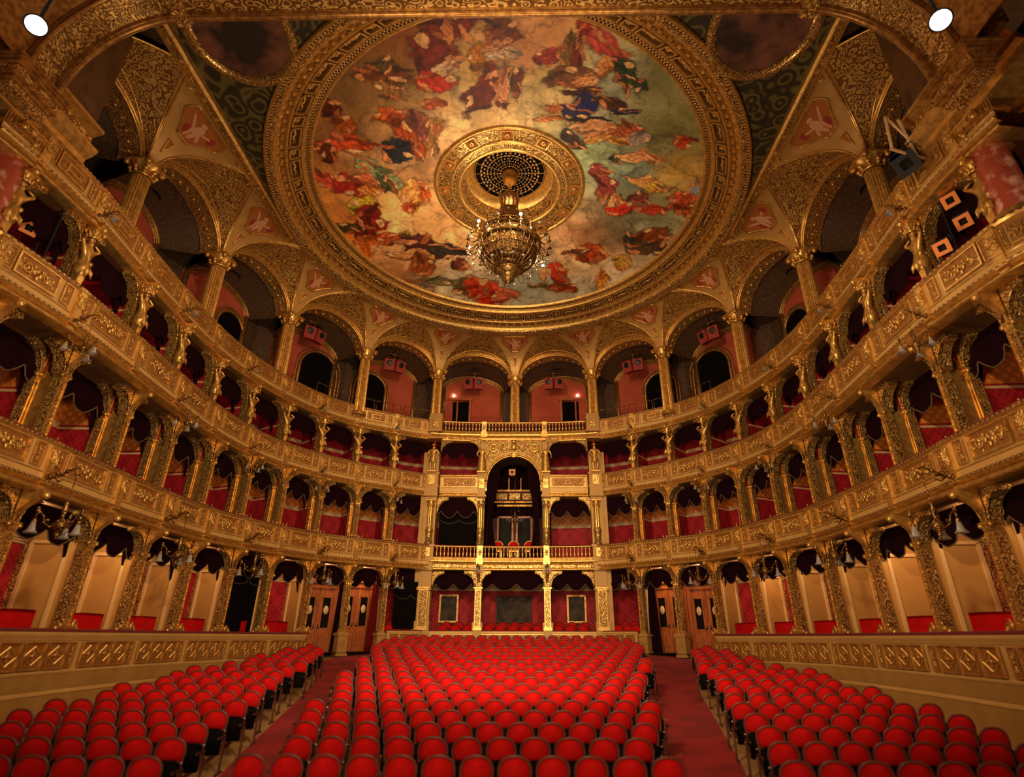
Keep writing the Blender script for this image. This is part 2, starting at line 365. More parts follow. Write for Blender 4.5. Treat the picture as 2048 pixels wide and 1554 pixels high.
# ---------------------------------------------------------------- balcony fronts of the two wings
# profiles are (offset, z relative to rail); body = plain boarding, cornice = mouldings
def parapet(tier, side):
    z = ZR[tier]; sd = SIDE[side]; pts, nr = wing(tier, side, 2.0 if tier else 5, 13)
    zb = ZF[tier] - z
    t = thing('balcony_parapet', f'gilded {BN[tier]} balcony front with relief panels, curving along the {sd} side', 'balcony front', group=None)
    h = .62 if tier < 3 else .56; TZ = Matrix.Translation((0, 0, z))
    m = MB(); m.smooth = False
    m.sweep([(.16, -.03), (.16, -.30), (.02, -.30)], pts, nr)                                    # inner lining
    m.sweep([(0, -.13), (0, -.13-h), (-.02, -.14-h), (-.02, -.34-h+.02), (.0, -.35-h)], pts, nr)
    build(m, 'parapet_board', 'ochre_pale', t, TZ)
    m = MB(); m.smooth = True
    m.sweep([(.16, -.03), (-.05, -.03), (-.09, -.05), (-.09, -.08), (-.045, -.09), (-.045, -.105), (-.02, -.12), (0, -.13)], pts, nr)
    m.sweep([(0, -.32-h), (-.06, -.33-h), (-.06, -.345-h), (-.11, -.36-h), (-.11, -.385-h), (-.05, -.40-h), (-.03, -.43-h), (.02, -.44-h), (.06, -.45-h)], pts, nr)
    m.sweep([(.06, zb+.14), (.02, zb+.13), (.02, zb+.115), (-.03, zb+.10), (-.03, zb+.07), (-.07, zb+.06), (-.07, zb+.015), (0, zb), (.30, zb)], pts, nr)
    m.sweep([(0, -.145-h), (-.045, -.16-h), (-.045, -.18-h), (0, -.20-h)], pts, nr)
    build(m, 'cornice_moulding', 'gold', t, TZ)
    m = MB(); m.sweep([(-.094, -.054), (-.094, -.078)], pts, nr); m.sweep([(-.063, -.327-h), (-.063, -.347-h)], pts, nr); m.sweep([(-.115, -.362-h), (-.115, -.385-h)], pts, nr); build(m, 'bead_moulding', 'dentil', t, TZ)
    m = MB(); m.sweep([(.06, -.45-h), (.06, zb+.13)], pts, nr); build(m, 'frieze', 'gold_orn', t, TZ)
    m = MB(); m.smooth = True; m.sweep([(-.05, -.035), (-.04, .0), (.03, .02), (.12, .02), (.17, -.02)], pts, nr); build(m, 'plush_rail', 'plush_rail', t, TZ)
    for i in range(2, 13):
        (p0, n0), (p1, n1) = bpt(tier, i, side), bpt(tier, i+1, side)
        d = math.dist(p0, p1)
        (pm, nm) = bpt(tier, i+.5, side)
        mid = ((p0[0]+p1[0])/2, (p0[1]+p1[1])/2)
        bow = (pm[0]-mid[0])*nm[0]+(pm[1]-mid[1])*nm[1]
        nn = Vector((p1[1]-p0[1], -(p1[0]-p0[0]), 0)).normalized(); nn = nn if nn.dot(Vector((*nm, 0))) > 0 else -nn
        zc = z-.13-h/2
        def at(fx, o):    # point on the curve
            (a, b) = bpt(tier, i+fx, side); q = off(a, b, -o); return frame(q, b, zc)
        W = d*.50
        o = put('relief_panel', PWIDE[h], t, at(.54, .03) @ Matrix.Diagonal((W/.95, 1, 1, 1)))
        if tier < 3: rl = REL[(i+tier) % 3]; sx = W/1.02
        else: rl = RELG; sx = W/1.02
        put('relief_ornament', rl, o, Matrix.Diagonal((.95, 1, h/.50, 1)))
        for fx, ww in ((.17, .085), (.90, .085)):
            put('narrow_panel', PNARROW[h], t, at(fx, .03) @ Matrix.Diagonal((d*.125/.26, 1, 1, 1)))
        # projecting block at the bay line
        a, b = bpt(tier, i, side)
        if i > 2:
            mb = MB(); mb.box((0, .03, 0), (.22, .14, h+.02)); mb.box((0, .03, h/2+.055), (.26, .18, .08)); mb.box((0, .03, -h/2-.12), (.24, .14, .20)); mb.box((0, .02, -h/2-.27), (.27, .18, .07))
            zf2 = (z+zb+.06)-zc; mb.box((0, .08, zf2+.20), (.16, .10, .30)); mb.box((0, .05, zf2), (.2, .16, .10))
            o = build(mb, 'pier_block', 'gold', t, frame(off(a, b, -.03), b, zc))
            put('relief_ornament', RELN, o, Matrix.Translation((0, -.045, 0)) @ Matrix.Diagonal((.6, 1, h/.45, 1)))
    return t
PNARROW = {h: narrow_panel_mesh(.26, h*.88) for h in (.62, .56)}
PWIDE = {h: wide_panel_mesh(.95, h*.88, 0) for h in (.62, .56)}
mb = MB(); mb.smooth = False
frame_mb(mb, .42, .20, .03, .05)
mb.smooth = True
for s in (-1, 1): spiral(mb, s*.31, 0, .10, 1.4, s, 0, .016); leaf(mb, s*.24, .1, s*.3, .1); leaf(mb, s*.24, -.1, s*.3, .1)
RELG = mb.mesh('key_ornament', 'gold')
for tier in (1, 2, 3):
    for side in (-1, 1): parapet(tier, side)

# ---------------------------------------------------------------- stalls boxes: low parapet with diamond panels
def stalls_parapet(side):
    sd = SIDE[side]; t = thing('box_parapet', f'low gilded front of the stalls boxes with diamond panels, {sd} side', 'box front')
    pts, nr = wing(0, side, 5, 13); zf = lambda p: floor_z(p[1])-.05
    P = [off(p, n, -.02) for p, n in zip(pts, nr)]
    z = ZR[0]; m = MB(); m.smooth = True
    m.sweep([(.30, z-.03), (-.04, z-.03), (-.07, z-.07), (-.05, z-.14), (0, z-.20), (0, z-.24)], P, nr)
    m.sweep([(0, z-.86), (-.05, z-.88), (-.06, z-.93), (-.02, z-.97)], P, nr)
    m.sweep([(-.10, z-1.30), (-.14, z-1.34), (-.14, z-1.40)], P, nr)
    build(m, 'cornice_moulding', 'ochre_pale', t)
    m = MB(); m.sweep([(0, z-.22), (0, z-.88)], P, nr); build(m, 'parapet_board', 'ochre_pale', t)
    m = MB(); m.sweep([(-.02, z-.95), (-.03, z-1.32), (-.14, z-1.38), (-.14, -2.7)], P, nr); build(m, 'plinth', 'ochre', t)
    m = MB(); m.smooth = True; m.sweep([(-.06, z-.03), (-.05, z+.02), (.0, z+.04), (.25, z+.04), (.30, z-.03)], P, nr); build(m, 'plush_rail', 'plush_rail', t)
    for i in range(5, 13):
        for k in range(3):
            a, b = bpt(0, i+.2+.27*k, side); d = math.dist(bpt(0, i)[0], bpt(0, i+1)[0])
            put('diamond_panel', DIA, t, frame(off(a, b, -.06), b, z-.55) @ Matrix.Diagonal((d*.25/.5, 1, 1, 1)))
        a, b = bpt(0, i, side)
        put('narrow_panel', PNARROW[.62], t, frame(off(a, b, -.06), b, z-.55) @ Matrix.Diagonal((.75, 1, 1.05, 1)))
DIA = diamond_panel_mesh(.5, .60)
for side in (-1, 1): stalls_parapet(side)
# end cheeks of the side parapets, next to the entrance doors
# rear parapet with posts, four runs between the pedestals
for k, (i0, i1, sx, what) in enumerate(((2, 3, -1, 'left of the centre, before a dark box'), (2, 3, 1, 'right of the centre, before a box of red chairs'))):
    (p0, n0), (p1, n1) = bpt(0, i0, sx), bpt(0, i1, sx)
    t = thing('box_parapet', f'short diamond-panelled rear box front {what}', 'box front')
    c = ((p0[0]+p1[0])/2, (p0[1]+p1[1])/2); d = Vector((p1[0]-p0[0], p1[1]-p0[1])); n = Vector((d.y, -d.x)); n = n if n.y > 0 else -n
    F = frame(c, n, 0); L = d.length-.3
    m = MB(); m.box((0, 0, -.12), (L, .10, .62)); m.box((0, 0, .22), (L, .18, .08)); m.box((0, 0, -.52), (L, .16, .16)); build(m, 'parapet_board', 'ochre_pale', t, F)
    m = MB(); m.box((0, .02, .28), (L, .22, .05)); build(m, 'plush_rail', 'plush_rail', t, F)
    for q in range(3): put('diamond_panel', DIA, t, F @ Matrix.Translation(((q-1)*L*.31, -.055, -.12)) @ Matrix.Diagonal((.92, 1, .85, 1)))
    struct_dummy = None
for x0, x1, what in ((-4.0, -1.9, 'left of the centre'), (-1.5, 1.5, 'below the royal box, at the centre'), (1.9, 4.0, 'right of the centre')):
    t = thing('box_parapet', f'diamond-panelled rear stalls box front {what}, between gilded pedestals', 'box front')
    c = ((x0+x1)/2, 28.5); L = x1-x0; F = frame(c, (0, 1), 0)
    m = MB(); m.box((0, 0, -.12), (L, .10, .62)); m.box((0, 0, .22), (L, .18, .08)); m.box((0, 0, -.52), (L, .16, .16)); build(m, 'parapet_board', 'ochre_pale', t, F)
    m = MB(); m.box((0, .02, .28), (L, .22, .05)); build(m, 'plush_rail', 'plush_rail', t, F)
    n_ = round(L/.62)
    for q in range(n_): put('diamond_panel', DIA, t, F @ Matrix.Translation(((q-(n_-1)/2)*L/n_, -.055, -.12)) @ Matrix.Diagonal((L/n_/.54, 1, .85, 1)))

# ---------------------------------------------------------------- central balustrades (first tier and gallery) and second-tier centre fronts
def baluster_mesh(h):
    mb = MB(); mb.smooth = True; k = h/.5
    mb.lathe([(.045, 0), (.045, .03*k), (.022, .05*k), (.05, .14*k), (.055, .19*k), (.03, .27*k), (.018, .33*k), (.03, .36*k), (.022, .40*k), (.045, .46*k), (.045, .5*k)], 8)
    return mb.mesh('baluster', 'gold')
BAL = baluster_mesh(.46)
def balustrade(tier, lab):
    z = ZR[tier]; zb = ZF[tier]; t = thing('balustrade', lab, 'balustrade')
    pts, nr = centre(tier, 2); 
    m = MB(); m.smooth = True
    m.sweep([(.14, z-.03), (-.06, z-.03), (-.10, z-.06), (-.08, z-.10), (.0, z-.12), (.10, z-.12)], pts, nr)
    m.sweep([(.12, z-.58), (-.06, z-.58), (-.09, z-.62), (-.09, z-.72), (-.13, z-.76), (-.13, z-.82), (-.03, z-.92), (.04, z-.94)], pts, nr)
    m.sweep([(.04, zb+.14), (-.04, zb+.11), (-.07, zb+.07), (-.07, zb+.02), (0, zb), (.4, zb)], pts, nr)
    build(m, 'cornice_moulding', 'gold', t)
    m = MB(); m.sweep([(.04, z-.94), (.04, zb+.14)], pts, nr); build(m, 'frieze', 'gold_orn', t)
    m = MB(); m.smooth = True; m.sweep([(-.06, z-.035), (-.04, z), (.1, z+.01), (.14, z-.03)], pts, nr); build(m, 'plush_rail', 'plush_rail', t)
    cp, cn = CV[tier]
    def P(x):
        k = min(range(len(cp)), key=lambda i: abs(cp[i][0]-abs(x))); k = max(1, min(k, len(cp)-2)); a, b = (cp[k-1], cp[k]) if cp[k][0] > abs(x) else (cp[k], cp[k+1])
        f = (abs(x)-a[0])/(b[0]-a[0]); y = a[1]+f*(b[1]-a[1]); d = ((b[0]-a[0]), (b[1]-a[1])); l = math.hypot(*d); return (x, y), (-d[1]/l*(1 if x > 0 else -1), d[0]/l)
    for x0, x1, nb in ((-3.95, -1.88, 11), (-1.52, 1.52, 16), (1.88, 3.95, 11)):
        for k in range(nb):
            p, n = P(x0+(x1-x0)*(k+.5)/nb); put('baluster', BAL, t, frame(p, n, z-.58))
    for x in (-1.7, 1.7):
        p, n = P(x); mb = MB(); mb.box((0, -.01, -.29), (.26, .22, .62)); mb.box((0, -.02, -.75), (.34, .3, .3)); mb.cur = 1; mb.box((0, -.13, -.31), (.17, .02, .38)); mb.smooth = True; mb.ball((0, -.15, -.31), .05, 8, 5); [leaf(mb, 0, -.31, a*PI/2, .17, .03, -.14) for a in range(4)]
        build(mb, 'post', ('gold', 'gold_orn_fine'), t, frame(p, n, z-.03))
    return t
balustrade(1, 'gilded balustrade of small turned balusters below the royal box, first tier centre')
balustrade(3, 'gilded balustrade of turned balusters at the centre of the topmost gallery')
for s in (-1, 1):
    t = thing('balcony_parapet', f'short gilded relief-panelled second-tier front just {SIDE[s]} of the royal box arch', 'balcony front')
    cp = [(x, 28.62) for x in ((1.85, 2.5, 3.2, 3.95) if s > 0 else (-3.95, -3.2, -2.5, -1.85))]; cn = [(0, 1)]*4; z = 8.0; zb = ZF[2]; h = .62
    m = MB(); m.sweep([(.16, z-.03), (.16, z-.3)], cp, cn); m.sweep([(0, z-.13), (0, z-.13-h), (-.02, z-.14-h), (-.02, z-.33-h)], cp, cn); build(m, 'parapet_board', 'ochre_pale', t)
    m = MB(); m.smooth = True; m.sweep([(.16, z-.03), (-.05, z-.03), (-.08, z-.08), (0, z-.13)], cp, cn); m.sweep([(0, z-.33-h), (-.07, z-.36-h), (-.01, z-.42-h), (.06, z-.45-h)], cp, cn)
    m.sweep([(.06, zb+.13), (-.05, zb+.07), (-.05, zb+.02), (0, zb), (.4, zb)], cp, cn); build(m, 'cornice_moulding', 'gold', t)
    m = MB(); m.sweep([(.06, z-.45-h), (.06, zb+.13)], cp, cn); build(m, 'frieze', 'gold_orn', t)
    m = MB(); m.sweep([(-.04, z-.03), (-.02, z), (.14, z)], cp, cn); build(m, 'plush_rail', 'plush_rail', t)
    o = put('relief_panel', PWIDE[.62], t, frame((s*2.9, 28.6), (0, 1), z-.13-h/2) @ Matrix.Diagonal((2.0, 1, 1, 1)))
    for q in (-.22, .22): put('relief_ornament', REL[(s+1)//2], o, Matrix.Translation((q, 0, 0)) @ Matrix.Diagonal((.46, 1, 1.2, 1)))

# ---------------------------------------------------------------- box columns
def bracket_mb(mb, s, w, zs, zt, dep, y0, col0=.12):
    """quarter-arch spandrel from a column (x=0) out to x=s*w, between springing zs and top zt"""
    n = 8; r = w-col0; h = (zt-zs)*.82
    arc = [(s*(col0+r*(1-math.cos(a))), zs+h*math.sin(a)) for a in [PI/2*k/n for k in range(n+1)]]
    o = [(s*col0*.3, zs)]+arc+[(s*w, zt), (s*col0*.3, zt)]
    if s > 0: o = o[::-1]
    vs0 = len(mb.v); mb.poly(o, dep)
    for k in range(vs0, len(mb.v)): x, y, z = mb.v[k]; mb.v[k] = (x, y+y0, z)
    mb.smooth = True; mb.tube([(x, y0-.015, z) for x, z in arc], .024, 5); mb.smooth = False
def capital_mb(mb, z, w, d, h, y=0):
    mb.box((0, y, z+.02), (w*1.12, d*1.12, .04)); mb.box((0, y, z+h*.5), (w*1.05, d*1.05, h*.7)); mb.box((0, y, z+h-.03), (w*1.5, d*1.4, .06)); mb.smooth = True
    for s in (-1, 1):
        mb.ball((s*w*.62, y-d*.6, z+h*.72), h*.22, 6, 4); leaf(mb, s*w*.25, z+.03, PI/2+s*-.3, h*.7, .05, y-d*.58)
    leaf(mb, 0, z+.03, PI/2, h*.8, .05, y-d*.6); mb.smooth = False
def shaft_mb(mb, z0, z1, w, d, y=0):
    mb.cur = 1; mb.box((0, y, (z0+z1)/2), (w, d, z1-z0)); mb.cur = 0
    for s in (-1, 1): mb.box((s*(w/2-.015), y-d/2-.01, (z0+z1)/2), (.03, .03, z1-z0)); mb.box((s*(w/2-.015), y+d/2+.01, (z0+z1)/2), (.03, .03, z1-z0))
    mb.box((0, y, z0+.05), (w*1.3, d*1.3, .10)); mb.box((0, y, z0+.14), (w*1.15, d*1.15, .06))
def console_mb(mb, zt, y=0, l=.55):
    vs = []; n = 7
    for k in range(n+1):
        a = k/n; yy = y-l*a; zz = zt-.42*(1-a)**1.5-.10
        for x in (-.08, .08): vs += [(x, yy, zz), (x, yy, zt)]
    fs = []
    for k in range(n): a = 4*k; b = 4*(k+1); fs += [(a, b, b+2, a+2), (a, a+1, b+1, b), (a+2, b+2, b+3, a+3)]
    fs.append((4*n, 4*n+1, 4*n+3, 4*n+2)); mb.add(vs, fs); mb.smooth = True; mb.ball((0, y-l, zt-.10), .09, 7, 5); mb.smooth = False
COL = {}
def column_parts(level):
    z0 = {0: .12, 1: 4.25, 2: 7.98}[level]; zt = ZF[level+1]+.0; zs = zt-{0: .72, 1: .74, 2: .62}[level]
    out = {}
    sh = MB(); w, d = {0: (.25, .25), 1: (.22, .20), 2: (.22, .22)}[level]
    shaft_mb(sh, z0, zs-.22, w, d)
    out['shaft'] = sh.mesh('shaft', 'gold', 'gold_orn_fine')
    c = MB(); capital_mb(c, zs-.24, w, d, .26); c.box((0, .05, (zs+zt)/2), (w*.9, .30, zt-zs)); out['capital'] = c.mesh('capital', 'gold')
    for s in (-1, 1):
        b = MB(); bracket_mb(b, s, .62, zs, zt, .30, -.10); b.cur = 1; out['arch_bracket', s] = b.mesh('arch_bracket', 'gold_orn_fine')
    k = MB(); console_mb(k, zt, -.12, .42 if level else .5); out['console'] = k.mesh('console', 'gold')
    if level == 1:
        r = MB(); shaft_mb(r, z0, zs-.22, w, d, .62); capital_mb(r, zs-.24, w, d, .26, .62); r.box((0, .31, (z0+zs)/2), (.10, .62, zs-z0)); out['rear_shaft'] = r.mesh('rear_shaft', 'gold', 'gold_orn_fine')
        for s in (-1, 1):
            b = MB(); bracket_mb(b, s, .60, zs, zt, .30, .48); out['rear_bracket', s] = b.mesh('rear_bracket', 'gold_orn_fine')
    if level == 0:
        r = MB(); r.smooth = True
        for s in (-1, 1):
            spiral(r, s*.24, z0+.13, .12, 1.4, s, PI/2, .035, -.18); leaf(r, s*.12, z0+.02, PI/2-s*.5, .24, .05, -.2); r.ball((s*.36, -.15, z0+.05), .06, 6, 4)
        out['base_scroll'] = r.mesh('base_scroll', 'gold')
    else:
        r = MB(); r.smooth = True
        for s in (-1, 1): spiral(r, s*.20, z0+.10, .07, 1.3, s, PI/2, .024, -.16); r.ball((s*.36, -.18, z0+.11), .05, 7, 5, (1, 1, 1.3)); r.ball((s*.36, -.18, z0+.20), .03, 6, 4); r.lathe([(.06, 0), (.03, .06), (.02, .1)], 8, (s*.36, -.18, z0))
        out['base_scroll'] = r.mesh('base_scroll', 'gold')
    return out
for lv in (0, 1, 2): COL[lv] = column_parts(lv)
pedm = MB(); pedm.box((0, 0, 0), (.44, .44, 1.0)); pedm.box((0, 0, .53), (.54, .54, .10)); pedm.box((0, 0, .60), (.48, .48, .06)); pedm.box((0, 0, -.45), (.52, .52, .14))
pedm.smooth = True; pedm.lathe([(.10, 0), (.10, .02), (.075, .03), (.075, .01)], 16); 
k0 = len(pedm.v)-64
for k in range(k0, len(pedm.v)): x, y, z = pedm.v[k]; pedm.v[k] = (x, -.22-z, y+.1)
PED = pedm.mesh('pedestal', 'ochre')
COFF = {0: .42, 1: .50, 2: .62}
for lv in (0, 1, 2):
    proto = None; tier = lv if lv else 1
    for side in (-1, 1):
        for i in range(3, 13):
            (a, b) = bpt(tier, i, side); F = frame(off(a, b, COFF[lv]), b, 0)
            lab = f'gilded carved {BN[lv]} box column, {SIDE[side]} side, {ORD[i-3]} from the central block'
            t = thing('box_column', lab, 'column', F, f'{BN[lv]} box columns')
            for k, me in COL[lv].items():
                nm = k if isinstance(k, str) else k[0]
                if nm == 'base_scroll' and i < 5 and lv == 0: continue
                put(nm, me, t)
            if lv == 0 and i in (3, 4):
                zf = floor_z(a[1]); put('pedestal', PED, t, Matrix.Translation((0, 0, (zf+.12)/2)) @ Matrix.Diagonal((1, 1, (.12-zf+.1)/1.26, 1)))

# ---------------------------------------------------------------- central block: full-height piers, inner columns, royal arch
def fluted(mb, z0, z1, r, y=0, x=0, n=24, d=.10):
    sm = mb.smooth; mb.smooth = False; mb.lathe([(r, z0), (r*.9, z1)], n, (x, y, 0), flute=d); mb.smooth = True
    mb.lathe([(r*1.35, z0-.02), (r*1.35, z0+.06), (r*1.1, z0+.10), (r*1.22, z0+.15), (r, z0+.19)], 20, (x, y, 0)); mb.smooth = sm
def corinth(mb, z, r, h, y=0, x=0):
    sm = mb.smooth; mb.smooth = True
    mb.lathe([(r, z), (r*1.15, z+.03), (r, z+.06), (r*1.05, z+h*.5), (r*1.45, z+h*.9)], 16, (x, y, 0)); mb.smooth = False
    mb.box((x, y, z+h*.95), (r*3.1, r*3.1, h*.10)); mb.smooth = True
    for k in range(8):
        a = k*PI/4; c, s = math.cos(a), math.sin(a)
        mb.ball((x+c*r*1.28, y+s*r*1.28, z+h*.40), r*.30, 6, 4); mb.ball((x+c*r*1.15, y+s*r*1.15, z+h*.2), r*.26, 5, 4)
        if k % 2: mb.ball((x+c*r*1.75, y+s*r*1.75, z+h*.78), r*.36, 7, 5)
    mb.smooth = sm
for side in (-1, 1):
    sd = SIDE[side]; X = side*4.35
    F = frame((X, 28.42), (0, 1), 0)
    t = thing('corner_pier', f'tall stepped gilded pier at the {sd} corner of the central block, stalls to gallery', 'pier', F)
    m = MB(); m.box((0, .25, 4.6), (.62, .55, 9.2)); m.box((side*.42, .35, 4.6), (.24, .5, 9.2))
    for z, w_ in ((4.24, .80), (3.6, .78), (3.08, .74), (7.97, .80), (7.28, .78), (6.8, .74), (11.12, .80), (10.4, .78), (9.98, .74), (2.15, .72)):
        m.box((0, .12, z), (w_, .62, .10))
    m.box((0, .1, 11.0-.1), (.7, .56, 1.0)); m.box((0, .1, 7.4), (.68, .56, 1.2)); m.box((0, .1, 3.7), (.68, .56, 1.2)); m.box((0, .15, -.1), (.72, .6, 1.6))
    build(m, 'pier_body', 'ochre', t)
    m = MB(); shaft_mb(m, .3, 2.1, .42, .3, -.02); capital_mb(m, 2.1, .42, .34, .14, -.02); build(m, 'stalls_pilaster', ('gold', 'gold_orn_fine'), t)
    m = MB(); fluted(m, 4.95, 6.15, .15, -.12, -side*.05); m.cur = 1; m.smooth = True; m.lathe([(.20, 4.3), (.20, 4.4), (.16, 4.42), (.17, 4.7), (.19, 4.9), (.155, 4.95)], 16, (-side*.05, -.12, 0)); m.cur = 0; corinth(m, 6.15, .14, .38, -.12, -side*.05); build(m, 'fluted_column', ('gold', 'gold_orn_fine'), t)
    m = MB(); m.box((0, -.20, 7.62), (.34, .06, .5)); m.box((0, -.20, 10.78), (.34, .06, .45)); m.box((0, -.20, 3.9), (.34, .06, .4)); m.smooth = True; [leaf(m, 0, zz, a*PI/2+.78, .2, .05, -.24) for a in range(4) for zz in (7.62, 10.78, 3.9)]; build(m, 'carved_panel', 'gold', t)
    # inner column beside the arch, all levels
    X = side*1.70; F = frame((X, 28.55), (0, 1), 0)
    t = thing('arch_pier', f'gilded pier carrying the {sd} foot of the royal box arch', 'pier', F)
    m = MB(); m.box((0, .22, 1.7), (.34, .4, 3.4)); m.box((0, .25, 5.6), (.34, .4, 5.0)); m.box((0, .1, 7.97), (.50, .5, .1)); m.box((0, .1, 6.8), (.5, .5, .12)); m.box((0, .1, 7.4), (.38, .42, 1.1)); m.box((0, .12, 2.98), (.44, .44, .14)); m.box((0, .13, -.1), (.5, .44, 1.5))
    m.box((0, .22, 9.0), (.3, .36, 1.9))
    build(m, 'pier_body', 'ochre', t)
    m = MB(); shaft_mb(m, .3, 2.1, .30, .24, .0); capital_mb(m, 2.1, .30, .28, .14, .0); console_mb(m, 3.0, -.05, .35); build(m, 'stalls_pilaster', ('gold', 'gold_orn_fine'), t)
    for q in (-1, 1):
        b = MB(); bracket_mb(b, q, .6, 2.3, 3.02, .3, 0); build(b, 'arch_bracket', 'gold_orn_fine', t)
    m = MB(); fluted(m, 4.95, 6.15, .14, -.08); m.cur = 1; m.smooth = True; m.lathe([(.19, 4.3), (.19, 4.4), (.15, 4.42), (.17, 4.7), (.18, 4.9), (.145, 4.95)], 16, (0, -.08, 0)); m.cur = 0; corinth(m, 6.15, .135, .40, -.08); build(m, 'fluted_column', ('gold', 'gold_orn_fine'), t)
    m = MB(); m.box((0, -.13, 7.45), (.26, .06, .5)); m.smooth = True; [leaf(m, 0, 7.45, a*PI/2+.78, .17, .05, -.17) for a in range(4)]; build(m, 'carved_panel', 'gold', t)
    # side openings either side of the arch: quarter-arch brackets
    for (zs, zt, lvn) in ((2.3, 3.02, 0), (5.95, 6.76, 1), (9.3, 9.96, 2)):
        for xx, q in ((4.05, -1), (1.86, 1)):
            b = MB(); bracket_mb(b, q*side, .6, zs, zt, .26, 0, .05); build(b, 'arch_bracket', 'gold_orn_fine', t, Matrix.Translation((side*xx-X, .1, 0)))
# royal arch
t = thing('royal_box_arch', 'gilded round arch with masks and a crowned shield over the tall central royal box', 'arch')
F = frame((0, 28.45), (0, 1), 0)
n = 28; rx, zs_ = 1.42, 7.55; m = MB()
arc = [(rx*math.cos(PI*k/n), zs_+rx*math.sin(PI*k/n)) for k in range(n+1)]
o_ = [(1.55, zs_-.5), (1.55, 9.96), (-1.55, 9.96), (-1.55, zs_-.5), (-rx, zs_-.5)]+arc[::-1]+[(rx, zs_-.5)]
m.poly(o_, .3); build(m, 'spandrel_wall', 'gold_orn_fine', t, F)
m = MB(); m.smooth = True
for rr, th in ((1.42, .045), (1.52, .035), (1.60, .03)): m.tube([((rr)*math.cos(PI*k/n), -.03, zs_+rr*math.sin(PI*k/n)) for k in range(n+1)], th, 6)
build(m, 'archivolt', 'gold', t, F)
m = MB(); m.grid(lambda u, v: (rx*math.cos(PI*u), v*1.6, zs_+rx*math.sin(PI*u)), 24, 2, 4.4, 1.6); build(m, 'arch_soffit', 'brown', t, F)
m = MB(); m.smooth = True; m.lathe([(.26, 0), (.27, .03), (.20, .05), (.18, .03)], 20)
for k in range(len(m.v)): x, y, z = m.v[k]; m.v[k] = (x, -z, y)
m.ball((0, -.04, 0), .14, 8, 6, (.9, .6, 1.1)); m.ball((0, -.12, 0), .04, 6, 4); [leaf(m, 0, 0, a*PI/5, .2, .03, -.05) for a in range(10)]
mk = m.mesh('mask_medallion', 'gold')
for s in (-1, 1): put('mask_medallion', mk, t, F @ Matrix.Translation((s*1.12, -.02, 9.42)))
m = MB(); m.smooth = True; m.ball((0, -.06, 9.48), .17, 10, 6, (.8, .6, 1.25)); m.lathe([(.12, 0), (.15, .09), (.05, .14)], 10, (0, -.05, 9.70)); [spiral(m, s*.24, 9.45, .13, 1.3, s, 0, .03, -.05) for s in (-1, 1)]; [spiral(m, s*.62, 9.52, .15, 1.4, -s, 0, .028, -.04) for s in (-1, 1)]; [leaf(m, s*.4, 9.4, s*.5+1, .2, .05, -.04) for s in (-1, 1)]
build(m, 'crowned_shield', 'gold', t, F)
m = MB(); m.box((0, -.05, 9.9), (3.5, .14, .1)); m.box((0, -.02, 9.0), (.16, .12, .22)); build(m, 'top_moulding', 'gold', t, F)
# ---------------------------------------------------------------- enclosing structure: box floors, ceilings, back walls, partitions
def full(tier):
    p, n = CV[tier]; return [(-a, b) for a, b in p][:0:-1]+p, [(-a, b) for a, b in n][:0:-1]+n
m = MB()
def segs(tier):
    p, n = CV[tier]; k = 5; a = (p[k:], n[k:]); return [([(-x, y) for x, y in p[k:]][::-1], [(-x, y) for x, y in n[k:]][::-1]), a]
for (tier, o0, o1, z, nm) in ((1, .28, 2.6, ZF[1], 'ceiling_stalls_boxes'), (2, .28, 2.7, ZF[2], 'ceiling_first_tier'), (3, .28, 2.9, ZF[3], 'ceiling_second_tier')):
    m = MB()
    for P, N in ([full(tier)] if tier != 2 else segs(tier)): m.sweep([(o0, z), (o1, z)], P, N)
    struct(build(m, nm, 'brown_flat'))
    m = MB()
    for P, N in ([full(tier)] if tier != 2 else segs(tier)): m.sweep([(.06, ZR[tier]-.75), (o1, ZR[tier]-.75)], P, N)
    struct(build(m, 'floor_'+['', 'first_tier', 'second_tier', 'gallery'][tier], 'wood_dark'))
P, N = full(0); m = MB(); m.sweep([(.1, -.62), (2.6, -.62)], P[3*SUB:-3*SUB] if 0 else P, N)
struct(build(m, 'floor_stalls_boxes', 'wood_dark'))
# back walls: damask, moulding, frieze
P, N = full(1)
for nm, tier, o, zz, mats in (('wall_stalls_boxes', 1, 2.0, (-.7, 2.25, 2.35, 3.05), ('damask', 'cream', 'ochre')),
                              ('wall_first_tier', 1, 2.3, (3.5, 5.55, 5.72, 6.78), ('damask', 'cream', 'orange')),
                              ('wall_second_tier', 2, 2.2, (7.2, 8.95, 9.1, 9.97), ('damask', 'cream', 'damask'))):
    m = MB()
    for P, N in ([full(tier)] if 'stalls' in nm else segs(tier)):
        for k in range(3): m.cur = k; m.sweep([(o, zz[k]), (o, zz[k+1])], P, N)
        m.cur = 1
        for dz in (-.02, .05, .12): m.sweep([(o-.04, zz[1]+dz), (o-.05, zz[1]+dz+.02), (o-.03, zz[1]+dz+.04)], P, N)
    struct(build(m, nm, mats))
